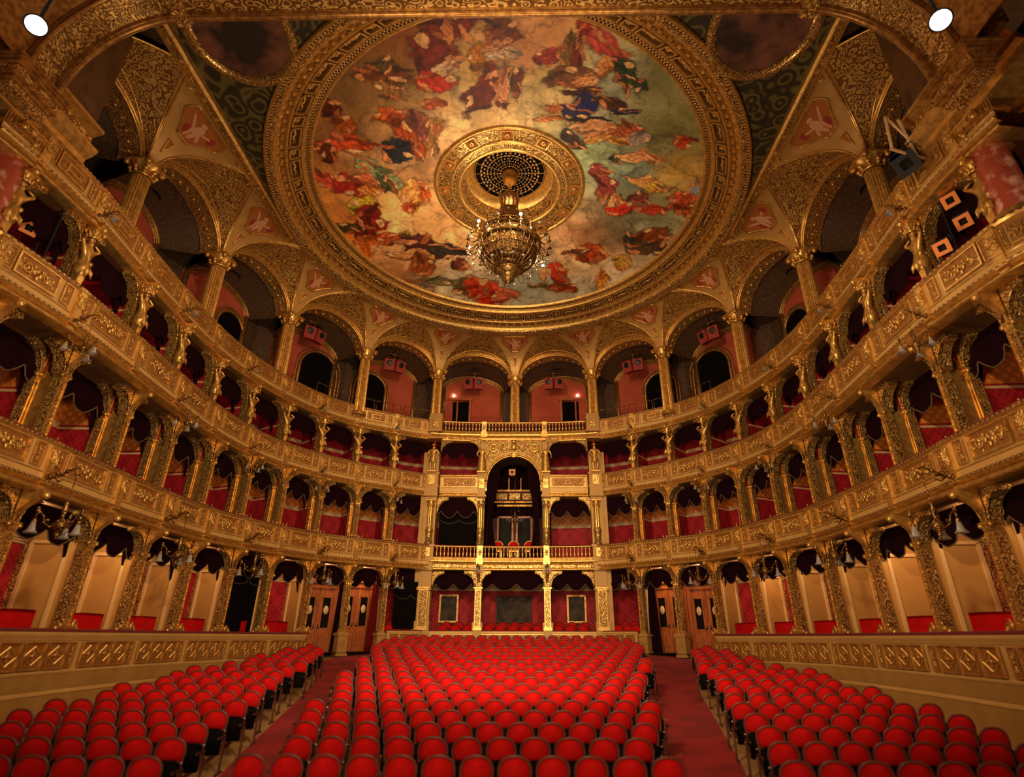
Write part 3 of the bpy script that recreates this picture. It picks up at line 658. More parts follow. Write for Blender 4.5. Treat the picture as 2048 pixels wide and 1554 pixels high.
# partitions between boxes
def partition(tier, i, side, z0, z1, o0, o1, mats, level):
    a, b = bpt(tier, i, side); F = frame(off(a, b, (o0+o1)/2), b, 0); m = MB(); L = o1-o0
    m.cur = 0; m.box((0, 0, (z0+z1)/2), (.08, L, z1-z0))
    if level == 0:
        m.cur = 1
        for s in (-1, 1):
            X = s*.055
            for zz in (z0+.15, z1-.75): m.box((s*.06, 0, zz), (.07, L*.72, .09))
            for yy in (-L*.39, L*.39): m.box((s*.06, yy*.9, (z0+.15+z1-.75)/2), (.07, .09, z1-.9-z0))
        m.cur = 2; m.box((0, L*.46, (z0+z1)/2-.3), (.2, .2, z1-z0-.6)); m.cur = 1; m.box((0, L*.46, z1-.62), (.28, .26, .1))
    else:
        m.cur = 1; m.box((0, 0, z0+(z1-z0)*.62), (.12, L, .07)); m.cur = 2; m.box((0, 0, z0+(z1-z0)*.82), (.09, L, (z1-z0)*.34))
    struct(build(m, 'wall_partition', mats, None, F))
for side in (-1, 1):
    for i in range(3, 13):
        if i != 4 : partition(1, i, side, -.65, 3.05, .62, 2.0, ('amber_panel', 'gilt_frame', 'gold_orn_fine'), 0)
        partition(1, i, side, 3.55, 6.78, .95, 2.3, ('damask', 'cream', 'orange'), 1)
        partition(2, i, side, 7.25, 9.97, .75, 2.2, ('damask', 'cream', 'damask'), 2)
    for x in (1.75, 4.4):
        m = MB(); m.box((side*x, 29.75, 1.2), (.1, 1.9, 3.7)); m.cur = 1; m.box((side*x, 29.75, 5.2), (.1, 1.9, 3.2)); m.box((side*x, 29.75, 8.6), (.1, 1.9, 2.8)); struct(build(m, 'wall_partition', ('damask', 'damask')))
for side in (-1, 1):
    for i in range(3, 13):
        a, b = bpt(1, i+.5, side); p = off(a, b, 1.0); light('box_lamp_light', 'POINT', (p[0], p[1], 2.78), (0.5 if (side, i) == (-1, 6) else 34 if i % 3 else 60), (1, .72, .42), .12)
# stalls floor with slope
m = MB(); m.grid(lambda u, v: (-12.5+25*u, 6.5+25*v, floor_z(6.5+25*v)), 10, 10); struct(build(m, 'floor', 'floor_wood'))
# aisle carpets
def carpet(pts_in, pts_out, label):
    m = MB(); k = len(pts_in)
    for i in range(k-1):
        a, b, c_, d = pts_in[i], pts_in[i+1], pts_out[i+1], pts_out[i]
        m.add([(x, y, floor_z(y)+.015) for x, y in (a, b, c_, d)], [(0, 1, 2, 3)])
        m.add([(x, y, floor_z(y)+.005) for x, y in (a, b, c_, d)], [(3, 2, 1, 0)])
        m.add([(d[0], d[1], floor_z(d[1])+.005), (c_[0], c_[1], floor_z(c_[1])+.005), (c_[0], c_[1], floor_z(c_[1])+.015), (d[0], d[1], floor_z(d[1])+.015)], [(0, 1, 2, 3)])
    tag(build(m, 'aisle_carpet', 'carpet'), label, 'carpet')
for s in (-1, 1):
    ins = [(s*2.6, 7.0), (s*2.9, 9.5), (s*3.2, 12), (s*3.6, 15), (s*4.0, 18), (s*4.4, 21), (s*4.7, 24), (s*4.9, 27.0)]
    out = [(s*3.7, 7.0), (s*4.1, 9.5), (s*4.65, 12), (s*5.2, 15), (s*5.75, 18), (s*6.35, 20.6), (s*7.9, 24), (s*7.2, 27.0)]
    carpet(ins, out, f'scarlet aisle carpet sweeping from the {SIDE[s]} entrance doors down beside the central seats')
# rear entrance doors
def door(mat_, side, i, k):
    a, b = bpt(1, i, side); F = frame(off(a, b, 1.35), b, floor_z(a[1])+.15)
    m = MB(); W, H = 1.5, 2.75
    for s in (-1, 1): m.box((s*(W/2+.06), .0, H/2), (.14, .16, H))
    m.box((0, 0, H+.12), (W+.4, .18, .24)); m.box((0, -.03, H+.26), (W+.5, .22, .07)); m.cur = 1; m.box((0, .02, H+.6), (W+.4, .1, .6))
    d = build(m, f'door_{k}', ('wood', 'damask'), None, F); struct(d, None)
    for s in (-1, 1):
        m = MB(); x0 = s*W/4
        m.box((x0, -.02, H/2), (W/2-.02, .06, H)); m.cur = 1; m.box((x0, -.055, H*.62), (W*.24, .02, H*.46)); m.cur = 0
        for zz in (H*.62-H*.24, H*.62+H*.24): m.box((x0, -.065, zz), (W*.30, .04, .05))
        for xx in (-W*.135, W*.135): m.box((x0+xx, -.065, H*.62), (.05, .04, H*.48))
        m.box((x0, -.07, H*.2), (W*.26, .04, H*.22)); m.box((x0, -.08, H*.2), (W*.18, .04, H*.16))
        lf = build(m, 'door_leaf', ('wood', 'smoke_glass'), d)
        m = MB(); m.smooth = True; m.lathe([(0.001, .012), (.13, .012), (.14, 0)], 20)
        for q in range(len(m.v)): x, y, z = m.v[q]; m.v[q] = (x0+x*.85, -.075-z, H*.66+y*1.3)
        build(m, 'oval_plate', 'cream', lf)
        m = MB(); m.smooth = True; m.tube([(s*.09, -.06, H*.40), (s*.09, -.12, H*.40), (s*.15, -.12, H*.385)], .018, 6); m.box((s*.09, -.058, H*.41), (.04, .02, .18)); build(m, 'door_handle', 'metal_black', lf)
for k, (sd, i) in enumerate(((-1, 3.5), (-1, 4.5), (1, 3.5), (1, 4.5))): door(None, sd, i, k+1)
# dark lobby wall/floor behind the doors
m = MB(); P, N = full(1); m.sweep([(2.9, -1.4), (2.9, 3.2)], P, N); struct(build(m, 'wall_outer', 'gallery_red'))

# ---------------------------------------------------------------- royal box interior
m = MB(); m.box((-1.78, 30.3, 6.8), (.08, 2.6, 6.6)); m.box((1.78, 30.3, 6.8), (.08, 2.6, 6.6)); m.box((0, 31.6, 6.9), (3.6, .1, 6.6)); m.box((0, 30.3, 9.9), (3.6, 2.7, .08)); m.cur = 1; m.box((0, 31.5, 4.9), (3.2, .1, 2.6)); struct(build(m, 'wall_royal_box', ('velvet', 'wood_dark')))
t = thing('inner_balcony', 'small panelled gilt balcony inside the royal box, above its glazed doors', 'balcony')
m = MB(); m.box((0, 31.2, 7.35), (2.2, .4, .55)); m.cur = 1
for x in (-.75, 0, .75): m.box((x, 30.97, 7.35), (.6, .05, .36))
m.cur = 2; m.box((0, 31.15, 7.68), (2.3, .5, .1)); m.box((0, 31.15, 7.02), (2.3, .5, .08)); m.box((0, 31.2, 6.85), (2.0, .3, .1)); build(m, 'balcony_front', ('wood_dark', 'gold_orn_fine', 'gold_dark'), t)
m = MB(); 
for x in (-1.05, -.35, .35, 1.05): m.box((x, 31.3, 8.1), (.06, .06, .8))
build(m, 'uprights', 'gold_dark', t)
t = thing('glazed_door', 'pair of dark glazed doors at the back of the royal box', 'door')
for s in (-1, 1):
    m = MB()
    for x in (.12, .95): m.box((s*x, 31.38, 5.1), (.10, .08, 2.4))
    for z in (3.95, 4.6, 6.25): m.box((s*.53, 31.38, z), (.9, .08, .12))
    m.cur = 1; m.box((s*.53, 31.4, 5.4), (.8, .03, 1.6)); build(m, 'door_leaf', ('wood', 'smoke_glass'), t)
for s in (-1, 1):
    m = MB(); m.smooth = True
    m.grid(lambda u, v: (s*(1.38-.62*u*(1-.6*math.sin(min(1, v*1.25)*PI)**1)-.02), 28.95+.05*math.sin(u*26), 3.6+v*5.2), 26, 14)
    o = tag(build(m, 'arch_curtain', 'velvet'), f'long dark plum curtain drawn to the {SIDE[s]} side of the royal box arch', 'curtain')
    sol = o.modifiers.new('thickness', 'SOLIDIFY'); sol.thickness = .03
for k, x in enumerate((-.85, 0, .85)):
    t = thing('royal_chair', f'gilt chair with red back in the royal box, {("left", "middle", "right")[k]} of three', 'chair', group='royal box chairs')
    m = MB(); m.box((x, 29.45, 4.1), (.5, .45, .12)); m.cur = 1; m.box((x, 29.7, 4.35), (.5, .07, .5)); m.cur = 0; m.smooth = True; m.tube([(x-.29, 29.67, 4.1), (x-.27, 29.67, 4.5), (x-.15, 29.67, 4.62), (x, 29.67, 4.66), (x+.15, 29.67, 4.62), (x+.27, 29.67, 4.5), (x+.29, 29.67, 4.1)], .03, 6); build(m, 'chair_body', ('gold', 'plush'), t)
    m = MB(); [m.box((x+a*.2, 29.5+b*.18, 3.8), (.05, .05, .55)) for a in (-1, 1) for b in (-1, 1)]; build(m, 'chair_legs', 'gold', t)

# ---------------------------------------------------------------- swag curtains in the box openings
rndc = random.Random(3)
def swag_mesh(w, zt, drop, seed, mats=('velvet', 'fringe'), tails=True):
    m = MB(); m.smooth = True; nl = 3; r = random.Random(seed); ph = r.uniform(-.2, .2)
    def bottom(u):
        q = (u*2.6+.7+ph); fr = q-math.floor(q); return zt-drop*(.62+.38*math.sin(fr*PI)**.8)
    def fn(u, v):
        x = (u-.5)*w; zb = bottom(u); q = (u*2.6+.7+ph); fr = q-math.floor(q)
        z = zt+(zb-zt)*v; y = .05*math.sin(v*11+math.sin(fr*PI)*4)*v+.07*math.sin(fr*PI)*math.sin(v*PI*.6)*-1
        return (x, y, z)
    m.grid(fn, 44, 14)
    main = m.mesh('valance', mats[0])
    f = MB(); f.smooth = True; f.tube([(fn(u/60, 1)[0], fn(u/60, 1)[1]-.01, bottom(u/60)) for u in range(61)], .016, 4)
    fr = f.mesh('fringe', mats[1])
    tl = {}
    for s in (-1, 1):
        g = MB(); g.smooth = True
        L = (.55 if s > 0 else .25)
        g.grid(lambda u, v: (s*(w/2-.26*u*(1-.75*abs(v-.0))**1-.01), .10+.04*math.sin(u*19+v*2), zt-.1-v*(drop*.7+L)*(1-.22*u)), 12, 12); tl[s] = g.mesh('side_drape', mats[0])
    return main, fr, tl
SW = {0: [swag_mesh(1.75, 3.0, .88, k) for k in range(3)], 1: [swag_mesh(1.7, 6.72, .98, k+5) for k in range(3)], 2: [swag_mesh(1.7, 9.9, .92, k+9, ('velvet', 'velvet')) for k in range(3)]}
def place_swag(level, F, sx, lab, k, grp, tails=True):
    t = thing('swag_curtain', lab, 'curtain', F, grp); S = Matrix.Diagonal((sx, 1, 1, 1)); v, f, tl = SW[level][k % 3]
    put('valance', v, t, S); put('fringe', f, t, S)
    if tails:
        for s in (-1, 1): put('side_drape', tl[s], t, S)
for level in (0, 1, 2):
    tier = max(level, 1)
    for side in (-1, 1):
        for i in range(2, 13):
            (a, b) = bpt(tier, i+.5, side); p0, p1 = bpt(tier, i, side)[0], bpt(tier, i+1, side)[0]
            d = math.dist(p0, p1)*1.04-.15
            F = frame(off(a, b, {0: .72, 1: 1.15, 2: .88}[level]), b, 0)
            if i == 2: F = frame(off(a, b, {0: .55, 1: .7, 2: .7}[level]), b, 0)
            place_swag(level, F, d/1.72, f'dark plum swag curtain in the {ORD[i-2]} {BN[level]} box {SIDE[side]} of the central block', i+level*2+(side > 0), f'{BN[level]} swag curtains', i > 2)
for level, z in ((0, 0), (1, 0), (2, 0)):
    for s in (-1, 1):
        F = frame((s*2.88, 29.0), (0, 1), 0); place_swag(level, F, 2.3/1.72, f'dark swag curtain in the {BN[level]} opening directly {SIDE[s]} of the central bay', s+1+level, f'central {BN[level]} swag curtains', False)
place_swag(0, frame((0, 29.0), (0, 1), 0), 3.1/1.72, 'dark swag curtain over the middle stalls box below the royal box', 1, 'central stalls-level swag curtains', False)
# heavy full-length entrance curtains
for s, i, lab in ((-1, 3.95, 'black floor-length curtain hanging by the left entrance, beside the freestanding pillar'), (-1, 3.12, 'dark red floor-length curtain at the left entrance doors nearest the centre'), (1, 3.2, 'black floor-length curtain sweeping to the carpet at the right entrance')):
    a, b = bpt(1, i, s); F = frame(off(a, b, 1.0 if i > 3.5 else .75), b, 0); zf = floor_z(a[1])
    m = MB(); m.smooth = True; m.grid(lambda u, v: ((u-.5)*(.30+.32*(1-v)), .07*math.sin(u*24)+.1*(1-v)*s*0, zf+.02+v*(2.8-zf)), 30, 8)
    o = tag(build(m, 'door_curtain', 'velvet' if 'black' in lab else 'velvet_red', None, F), lab, 'curtain'); sol = o.modifiers.new('thickness', 'SOLIDIFY'); sol.thickness = .02

# ---------------------------------------------------------------- box furniture: red benches, lattice grilles
m = MB(); m.smooth = True
m.grid(lambda u, v: ((u-.5)*.62, .12*math.cos((u-.5)*PI)-.1, -.35+.72*v+.02*math.sin(u*PI)), 10, 6); m.grid(lambda u, v: ((u-.5)*.62, .12*math.cos((u-.5)*PI)-.1-.14*v, .37+.02*math.sin(u*PI)), 10, 2)
SOFA_B = m.mesh('sofa_back', 'plush'); m = MB(); m.smooth = True; m.box((0, -.35, -.28), (.6, .55, .16)); m.box((0, -.35, -.45), (.5, .45, .25)); SOFA_S = m.mesh('sofa_seat', 'plush')
for side in (-1, 1):
    for i in range(5, 12):
        a, b = bpt(0, i+.36, side); F = frame(off(a, b, .98), b, .10) @ Matrix.Rotation(side*1.0, 4, 'Z') @ Matrix.Diagonal((1.5, 1.0, 1.25, 1))
        t = thing('box_chair', f'scarlet high-backed seat in the {ORD[i-5]} stalls box from the {SIDE[side]} doors', 'chair', F, 'stalls box seats')
        put('backrest', SOFA_B, t); put('seat', SOFA_S, t)
        m_ = None
gm = MB(); gm.box((0, 0, 0), (.62, .03, .5)); gm.cur = 1; frame_mb(gm, .74, .62, .06, .05); frame_mb(gm, .98, 1.7, .03, .03, .0); GRL = gm.mesh('lattice_window', 'grille', 'cream')
for side in (-1, 1):
    for i in range(5, 13):
        a, b = bpt(1, i+(.62 if side < 0 else .38) if i < 12 else i, side); o = put('wall_lattice', GRL, None, frame(off(a, b, 2.22), b, 4.85))
        tag(o, f'pale-framed lattice window on the back wall of the {ORD[i-2]} first-tier box, {SIDE[side]} side', 'lattice window', 'first-tier lattice windows')
for x, y0, z0, z1, w_, lab in ((-2.9, 29.2, 4.3, 6.3, 2.1, 'black screen filling the first-tier opening left of the royal arch'), (-5.0, 28.4, .35, 2.5, 1.6, 'black screen closing the stalls box left of the corner pier'), (-10.5, 22.9, .1, 2.7, 1.75, 'black hanging closing a stalls box on the left, second from the doors')):
    n_ = (0, 1) if x > -4 else (-.45, .9) if x > -9 else (-.92, .4); F = frame((x, y0), n_, 0); m = MB(); m.box((0, 0, (z0+z1)/2), (w_, .06, z1-z0)); o = tag(build(m, 'dark_infill_sheet', 'black', None, F), lab, 'screen')  # black sheets; the two in the stalls are added for shaded box interiors
    m = MB(); m.smooth = True
    for s in (-1, 1): m.tube([(s*w_*.24+w_*.22*math.cos(PI+PI*k/10), -.06, z1-.62+.2*math.sin(PI+PI*k/10)) for k in range(11)], .012, 4)
    build(m, 'cord_swag', 'fringe', o)
# rear centre mirrors
for x, w_, lab in ((-3.35, 1.0, 'dark mirror in a gilt frame on the red wall, left of centre'), (0, 1.9, 'wide brown glass panel in a dark frame at the centre of the rear stalls wall'), (3.25, 1.0, 'dark mirror in a gilt frame on the red wall, right of centre')):
    t = thing('wall_mirror', lab, 'mirror', frame((x, 30.68 if x == 0 else 30.28), (0, 1), 1.35)); m = MB(); frame_mb(m, w_, 1.35, .09, .08); build(m, 'frame', 'gold_dark' if w_ < 1.5 else 'wood_dark', t); m = MB(); m.box((0, -.02, 0), (w_-.1, .03, 1.25)); build(m, 'mirror_glass', 'mirror', t)

# ---------------------------------------------------------------- statues
def figure_mesh(pose):
    """gilded figure, about 1.25 m high, one skinned body; pose = caryatid or standing"""
    if pose == 'caryatid':
        V = [(0, 0, .56), (0, 0, .74), (0, .01, .90), (0, 0, 1.0), (0, -.01, 1.10), (0, 0, .42),
             (-.15, 0, .92), (-.25, -.03, 1.0), (-.12, .02, 1.09), (.15, 0, .92), (.25, -.03, 1.0), (.12, .02, 1.09), (0, 0, .30)]
        E = [(0, 1), (1, 2), (2, 3), (3, 4), (0, 5), (2, 6), (6, 7), (7, 8), (2, 9), (9, 10), (10, 11), (5, 12)]
        Rr = [.12, .10, .125, .045, .075, .115, .05, .038, .028, .05, .038, .028, .085]
    else:
        V = [(0, 0, .62), (0, 0, .78), (0, .01, .95), (0, 0, 1.06), (.01, -.02, 1.17),
             (-.08, 0, .58), (-.09, -.04, .30), (-.08, .0, .03), (-.08, -.09, .02), (.08, 0, .58), (.11, -.08, .32), (.10, .0, .04), (.11, -.09, .02),
             (-.16, 0, .98), (-.22, .0, .78), (-.10, -.1, .70), (.16, 0, .98), (.24, .02, .80), (.22, -.08, .62)]
        E = [(0, 1), (1, 2), (2, 3), (3, 4), (0, 5), (5, 6), (6, 7), (7, 8), (0, 9), (9, 10), (10, 11), (11, 12), (2, 13), (13, 14), (14, 15), (2, 16), (16, 17), (17, 18)]
        Rr = [.11, .095, .12, .045, .075, .085, .06, .042, .035, .085, .06, .042, .035, .055, .04, .03, .055, .04, .03]
    me = bpy.data.meshes.new('f'); me.from_pydata(V, E, []); o = bpy.data.objects.new('f', me); col.objects.link(o)
    sk = o.modifiers.new('s', 'SKIN'); sk.use_smooth_shade = True
    for v, r in zip(me.skin_vertices[0].data, Rr): v.radius = (r, r*.85)
    me.skin_vertices[0].data[0].use_root = True
    ss = o.modifiers.new('d', 'SUBSURF'); ss.levels = 1; ss.render_levels = 1
    dg = bpy.context.evaluated_depsgraph_get(); out = bpy.data.meshes.new_from_object(o.evaluated_get(dg)); out.materials.clear(); out.materials.append(M['gold']); out.name = 'figure'
    bpy.data.objects.remove(o); return out
FIG = {p: figure_mesh(p) for p in ('caryatid', 'standing')}
d = MB(); d.smooth = True
d.lathe([(.10, .30), (.15, .38), (.16, .48), (.12, .60), (.10, .66)], 12, flute=.16); [leaf(d, s*.06, .50, -PI/2+s*.4, .22, .06, -.14) for s in (-1, 0, 1)]; d.ball((.10, -.06, .62), .05, 6, 4); DRP = d.mesh('drapery', 'gold')
d = MB(); d.box((0, 0, .17), (.11, .11, .34), 0, 1.5); d.box((0, 0, .03), (.2, .2, .06)); [d.box((s*.035, -.065, .17), (.02, .03, .3)) for s in (-1, 0, 1)]; PDT = d.mesh('tapering_pedestal', 'gold')
d = MB(); corinth(d, 1.16, .09, .18); d.smooth = True; HAIR = MB(); HAIR.smooth = True; HAIR.ball((0, .02, 1.14), .085, 8, 6, (1, 1.05, 1)); CPT = d.mesh('capital', 'gold'); HR = HAIR.mesh('hair', 'gold_dark')
for side in (-1, 1):
    for i in range(3, 13):
        a, b = bpt(2, i, side); F = frame(off(a, b, .30), b, 8.02) @ Matrix.Diagonal((1.25, 1.25, 1.34, 1))
        t = thing('caryatid_statue', f'gilded caryatid with raised arms on the second tier, {SIDE[side]} side, {ORD[i-3]} from the central block', 'statue', F, 'second-tier caryatids')
        put('figure', FIG['caryatid'], t); put('drapery', DRP, t); put('tapering_pedestal', PDT, t); put('capital', CPT, t); put('hair', HR, t)
for x, y, lab in ((-4.35, 28.25, 'gilded standing statue on the left outer pier of the central block'), (-1.72, 28.4, 'gilded robed statue left of the royal arch'), (1.72, 28.4, 'gilded robed statue right of the royal arch'), (4.35, 28.25, 'gilded standing statue on the right outer pier of the central block')):
    F = frame((x, y-.05), (0, 1), 8.05) @ Matrix.Diagonal((1.3, 1.2, 1.2, 1))
    t = thing('pier_statue', lab, 'statue', F); put('figure', FIG['standing'], t); d = MB(); d.smooth = True
    if 'robed' in lab: d.lathe([(.19, .02), (.18, .3), (.15, .6), (.12, .75)], 14, flute=.14)
    else: d.lathe([(.16, .42), (.15, .5), (.12, .66)], 14, flute=.16); d.ball((0, -.01, 1.23), .085, 8, 5, (1, 1.1, .6))
    build(d, 'drapery', 'gold', t); d = MB(); d.box((0, 0, -.01), (.36, .3, .05)); build(d, 'plinth', 'gold', t)
PATCH="""-2.25,11.79,0.69,0.04,-0.14,0.84,823020 -2.41,12.73,0.69,0.04,-0.07,0.42,be3c19 -2.00,12.22,0.37,0.02,-0.05,0.30,c8a582 -1.55,10.68,0.70,0.03,-0.06,0.44,7d2d23 -1.74,10.70,0.15,0.01,-0.07,0.45,be7846 -0.73,11.78,0.41,0.01,-0.04,0.43,b97828 -0.04,10.90,0.55,0.01,-0.02,0.46,784632 -0.10,11.74,0.41,0.01,-0.01,0.25,bea082 -0.70,13.31,0.73,-0.90,0.30,0.37,73281c -0.12,13.19,0.23,0.00,-0.04,0.78,cd8c64 -0.16,14.00,0.17,0.00,-0.01,0.21,6e321e 0.40,13.00,0.23,0.00,-0.01,0.66,6e3223 -4.27,12.39,0.74,0.08,-0.09,0.32,784623 -4.15,13.06,0.34,0.35,-0.18,0.24,966e3c -3.94,11.96,0.40,0.04,-0.06,0.23,645028 -2.70,13.82,0.40,0.03,-0.05,0.27,aa5a32 -4.32,14.19,0.63,0.07,-0.09,0.37,be5f28 -3.52,14.89,0.53,0.05,-0.12,0.59,875041 -2.93,15.40,0.23,0.02,-0.12,0.72,a0733c -3.90,15.25,0.36,0.88,-0.27,0.21,a5501e -4.50,15.92,0.54,0.07,-0.11,0.47,2d323c -6.40,13.60,0.24,0.49,-0.23,0.21,5f2314 -6.09,14.45,0.35,0.06,-0.15,0.47,a55523 -6.35,15.28,0.92,0.16,-0.11,0.37,be5528 -7.13,15.61,0.32,0.07,-0.12,0.35,643219 -7.71,16.84,0.41,0.37,-0.18,0.28,be553c -6.71,17.35,0.55,0.11,-0.15,0.52,aa3728 -6.08,17.14,0.50,0.09,-0.07,0.24,c86e50 -5.38,16.92,0.58,0.83,-0.19,0.22,969b6e -5.26,17.45,0.26,0.45,-0.18,0.19,5a5f41 -6.54,18.12,0.20,0.04,-0.08,0.28,be5a28 -5.99,17.73,0.45,0.08,-0.07,0.25,c8823c -4.19,18.41,0.54,0.07,-0.14,0.77,e1a055 -3.69,18.47,0.22,0.03,-0.09,0.53,cd692d -4.68,19.07,0.33,0.05,-0.05,0.24,be5a2d -6.50,18.67,0.52,0.11,-0.12,0.44,c8af3c -6.59,19.69,0.50,0.41,-0.42,0.76,8c2d23 -7.01,20.27,0.40,0.09,-0.16,0.62,78281e -7.65,19.82,0.43,0.10,-0.08,0.27,50411e -7.00,21.13,0.50,0.11,-0.15,0.58,c86928 -5.74,20.94,0.60,0.11,-0.08,0.35,b95f37 -5.07,20.86,0.23,0.04,-0.06,0.32,8c7828 -4.34,21.78,0.90,0.47,-0.22,0.60,5f3237 -5.01,22.08,0.98,0.15,-0.05,0.27,d2965a -4.61,22.95,0.60,0.09,-0.10,0.59,96552d -3.06,22.15,0.88,0.08,-0.05,0.37,4b4137 -2.77,23.12,0.39,0.04,-0.03,0.32,784137 -4.53,24.29,1.00,0.14,-0.05,0.36,7d7355 -2.59,24.75,0.81,0.06,-0.06,0.59,6e643c -1.79,25.04,0.91,0.05,-0.05,0.74,c85028 -1.41,25.54,0.67,0.03,-0.03,0.52,b93723 -0.57,25.47,0.61,0.01,-0.02,0.41,c36e4b 2.86,10.95,0.38,0.37,-0.23,0.32,962d23 3.56,11.60,0.72,0.48,-0.12,0.28,b95046 1.35,11.88,0.46,-0.01,0.01,0.32,963c2d 2.08,11.70,0.29,-0.01,0.04,0.65,826432 2.42,11.85,0.21,-0.01,0.07,0.76,783223 2.40,12.76,0.77,-0.04,0.03,0.42,7d5032 2.84,12.86,0.48,-0.03,0.02,0.21,d29664 3.54,12.32,0.40,-0.03,0.05,0.37,c88c50 4.19,12.52,0.25,-0.02,0.09,0.54,32462d 4.58,12.82,0.34,0.11,-0.02,0.20,32462d 2.78,13.32,0.61,-0.04,0.01,0.15,5a2d1e 2.86,13.80,0.43,-0.03,0.04,0.41,1e286e 2.48,14.26,0.56,0.09,-0.02,0.33,2d325a 3.09,14.60,0.85,0.03,0.01,0.17,2d282d 3.88,13.73,0.54,0.07,0.00,0.27,55321e 4.22,14.09,0.50,-0.05,0.03,0.16,28324b 1.78,14.15,0.24,-0.01,0.01,0.28,b46e3c 1.62,14.67,0.46,-0.02,0.00,0.10,b4733c 3.50,14.91,0.99,0.02,0.01,0.27,cd9669 4.78,14.84,0.52,-0.00,0.03,0.27,aa5a2d 3.76,15.46,0.76,-0.08,0.03,0.23,be8c46 2.62,15.60,0.44,0.34,-0.10,0.22,4b3c32 5.05,15.28,0.57,-0.01,0.03,0.25,a09187 5.41,16.18,0.88,-0.03,0.03,0.24,d79b69 4.47,16.41,0.24,-0.03,0.04,0.24,504b37 6.72,15.18,0.43,-0.07,0.06,0.24,b94b28 3.82,17.24,0.29,0.26,-0.14,0.29,964b41 4.21,18.21,0.43,-0.05,0.07,0.53,964b41 5.95,17.62,0.79,0.05,0.02,0.25,dca564 6.22,17.92,0.45,-0.08,0.05,0.25,c8a546 4.92,19.20,0.48,-0.07,0.06,0.43,c83c23 4.83,18.85,0.26,-0.04,0.04,0.27,dca06e 5.67,18.60,0.46,-0.08,0.05,0.29,824b41 6.26,19.17,0.74,-0.14,0.04,0.21,b44632 7.50,18.26,0.55,-0.12,0.11,0.43,be5f37 7.76,18.78,0.36,-0.08,0.07,0.26,a05032 7.85,17.51,0.21,-0.05,0.10,0.35,969ba5 4.08,22.20,0.69,0.24,-0.09,0.56,aa5028 3.29,22.29,0.58,-0.20,0.03,0.17,6e4b2d 5.65,21.10,0.35,-0.06,0.07,0.42,46412d 6.78,20.69,0.77,-0.17,0.07,0.35,8c4b28 6.40,21.60,0.81,-0.17,0.06,0.33,645032 7.37,21.40,0.45,-0.11,0.08,0.39,554132 5.50,22.76,0.34,-0.06,0.06,0.45,be9646 4.76,24.01,0.36,-0.05,0.06,0.57,cd8c37 2.39,23.80,0.47,-0.04,0.03,0.57,be4628 2.77,24.82,0.76,-0.07,0.02,0.29,964623 1.29,24.79,0.49,-0.02,0.00,0.22,645f28 1.63,23.95,0.24,-0.01,0.01,0.47,d7a06e"""
SKYC="""-7.3,15.3,8c5f32 -5.1,11.9,69502d -3.2,10.8,784b23 -1.0,12.4,a58750 -3.5,16.8,a57d55 -1.2,14.4,cdaa78 0.7,11.6,aa7850 1.6,13.1,b9a069 3.4,13.2,96967d 5.4,13.0,736e4b 6.6,14.4,78734b 3.3,16.1,96a078 4.9,17.3,78826e 7.2,16.6,96783c 6.4,19.7,828264 4.9,20.3,6e644b 3.8,21.1,aa7d55 2.7,22.2,c8a073 6.2,23.8,beaa8c 3.4,25.3,afa58c 1.4,24.4,969b8c -3.0,20.7,d7a56e -1.4,19.6,c88c5a -7.2,18.8,be8246 -8.0,20.1,c8782d -5.5,19.4,e1b478 -4.6,20.2,be9664 -3.8,23.4,be9b73 -6.0,23.7,aa784b -2.9,24.2,afa58c 7.8,22.0,aa9678"""
# ---------------------------------------------------------------- ceiling: painted saucer dome
CY = 18.2
def srgb(h): return np.array([((int(h[i:i+2], 16)/255)**2.2) for i in (0, 2, 4)])
def vnoise(x, y, f, seed, octv=5):
    rs = np.random.RandomState(seed); T = rs.rand(257, 257); out = np.zeros_like(x); amp = 1; tot = 0
    for o in range(octv):
        X = x*f+o*17.3+100; Y = y*f+o*9.1+100; xi = np.floor(X).astype(int); yi = np.floor(Y).astype(int); fx = X-xi; fy = Y-yi; fx = fx*fx*(3-2*fx); fy = fy*fy*(3-2*fy); xi %= 256; yi %= 256
        out += amp*((T[xi, yi]*(1-fx)+T[xi+1, yi]*fx)*(1-fy)+(T[xi, yi+1]*(1-fx)+T[xi+1, yi+1]*fx)*fy); tot += amp; amp *= .55; f *= 2.1
    return out/tot
nr_, na_ = 170, 760
rr = np.linspace(3.1, 8.12, nr_); aa = np.linspace(0, 2*PI, na_, endpoint=False); RR, AA = np.meshgrid(rr, aa, indexing='ij')
X = RR*np.cos(AA); Y = CY+RR*np.sin(AA); Z = 17.2+.95*(1-RR**2/65.6)
wx = (vnoise(X, Y, 1.1, 1)-.5); wy = (vnoise(X, Y, 1.1, 2)-.5)
num = np.zeros(X.shape+(3,)); den = np.zeros(X.shape)
for s_ in SKYC.split():
    a = s_.split(','); x, y = float(a[0]), float(a[1]); wgt = 1/(((X+1.5*wx-x)**2+(Y+1.5*wy-y)**2)+.25)**1.7; num += wgt[..., None]*srgb(a[2]); den += wgt
C3 = num/den[..., None]
cl = vnoise(X+2*wx, Y+2*wy, .8, 3); C3 *= (.45+1.15*cl)[..., None]
rs_ = np.random.RandomState(11)
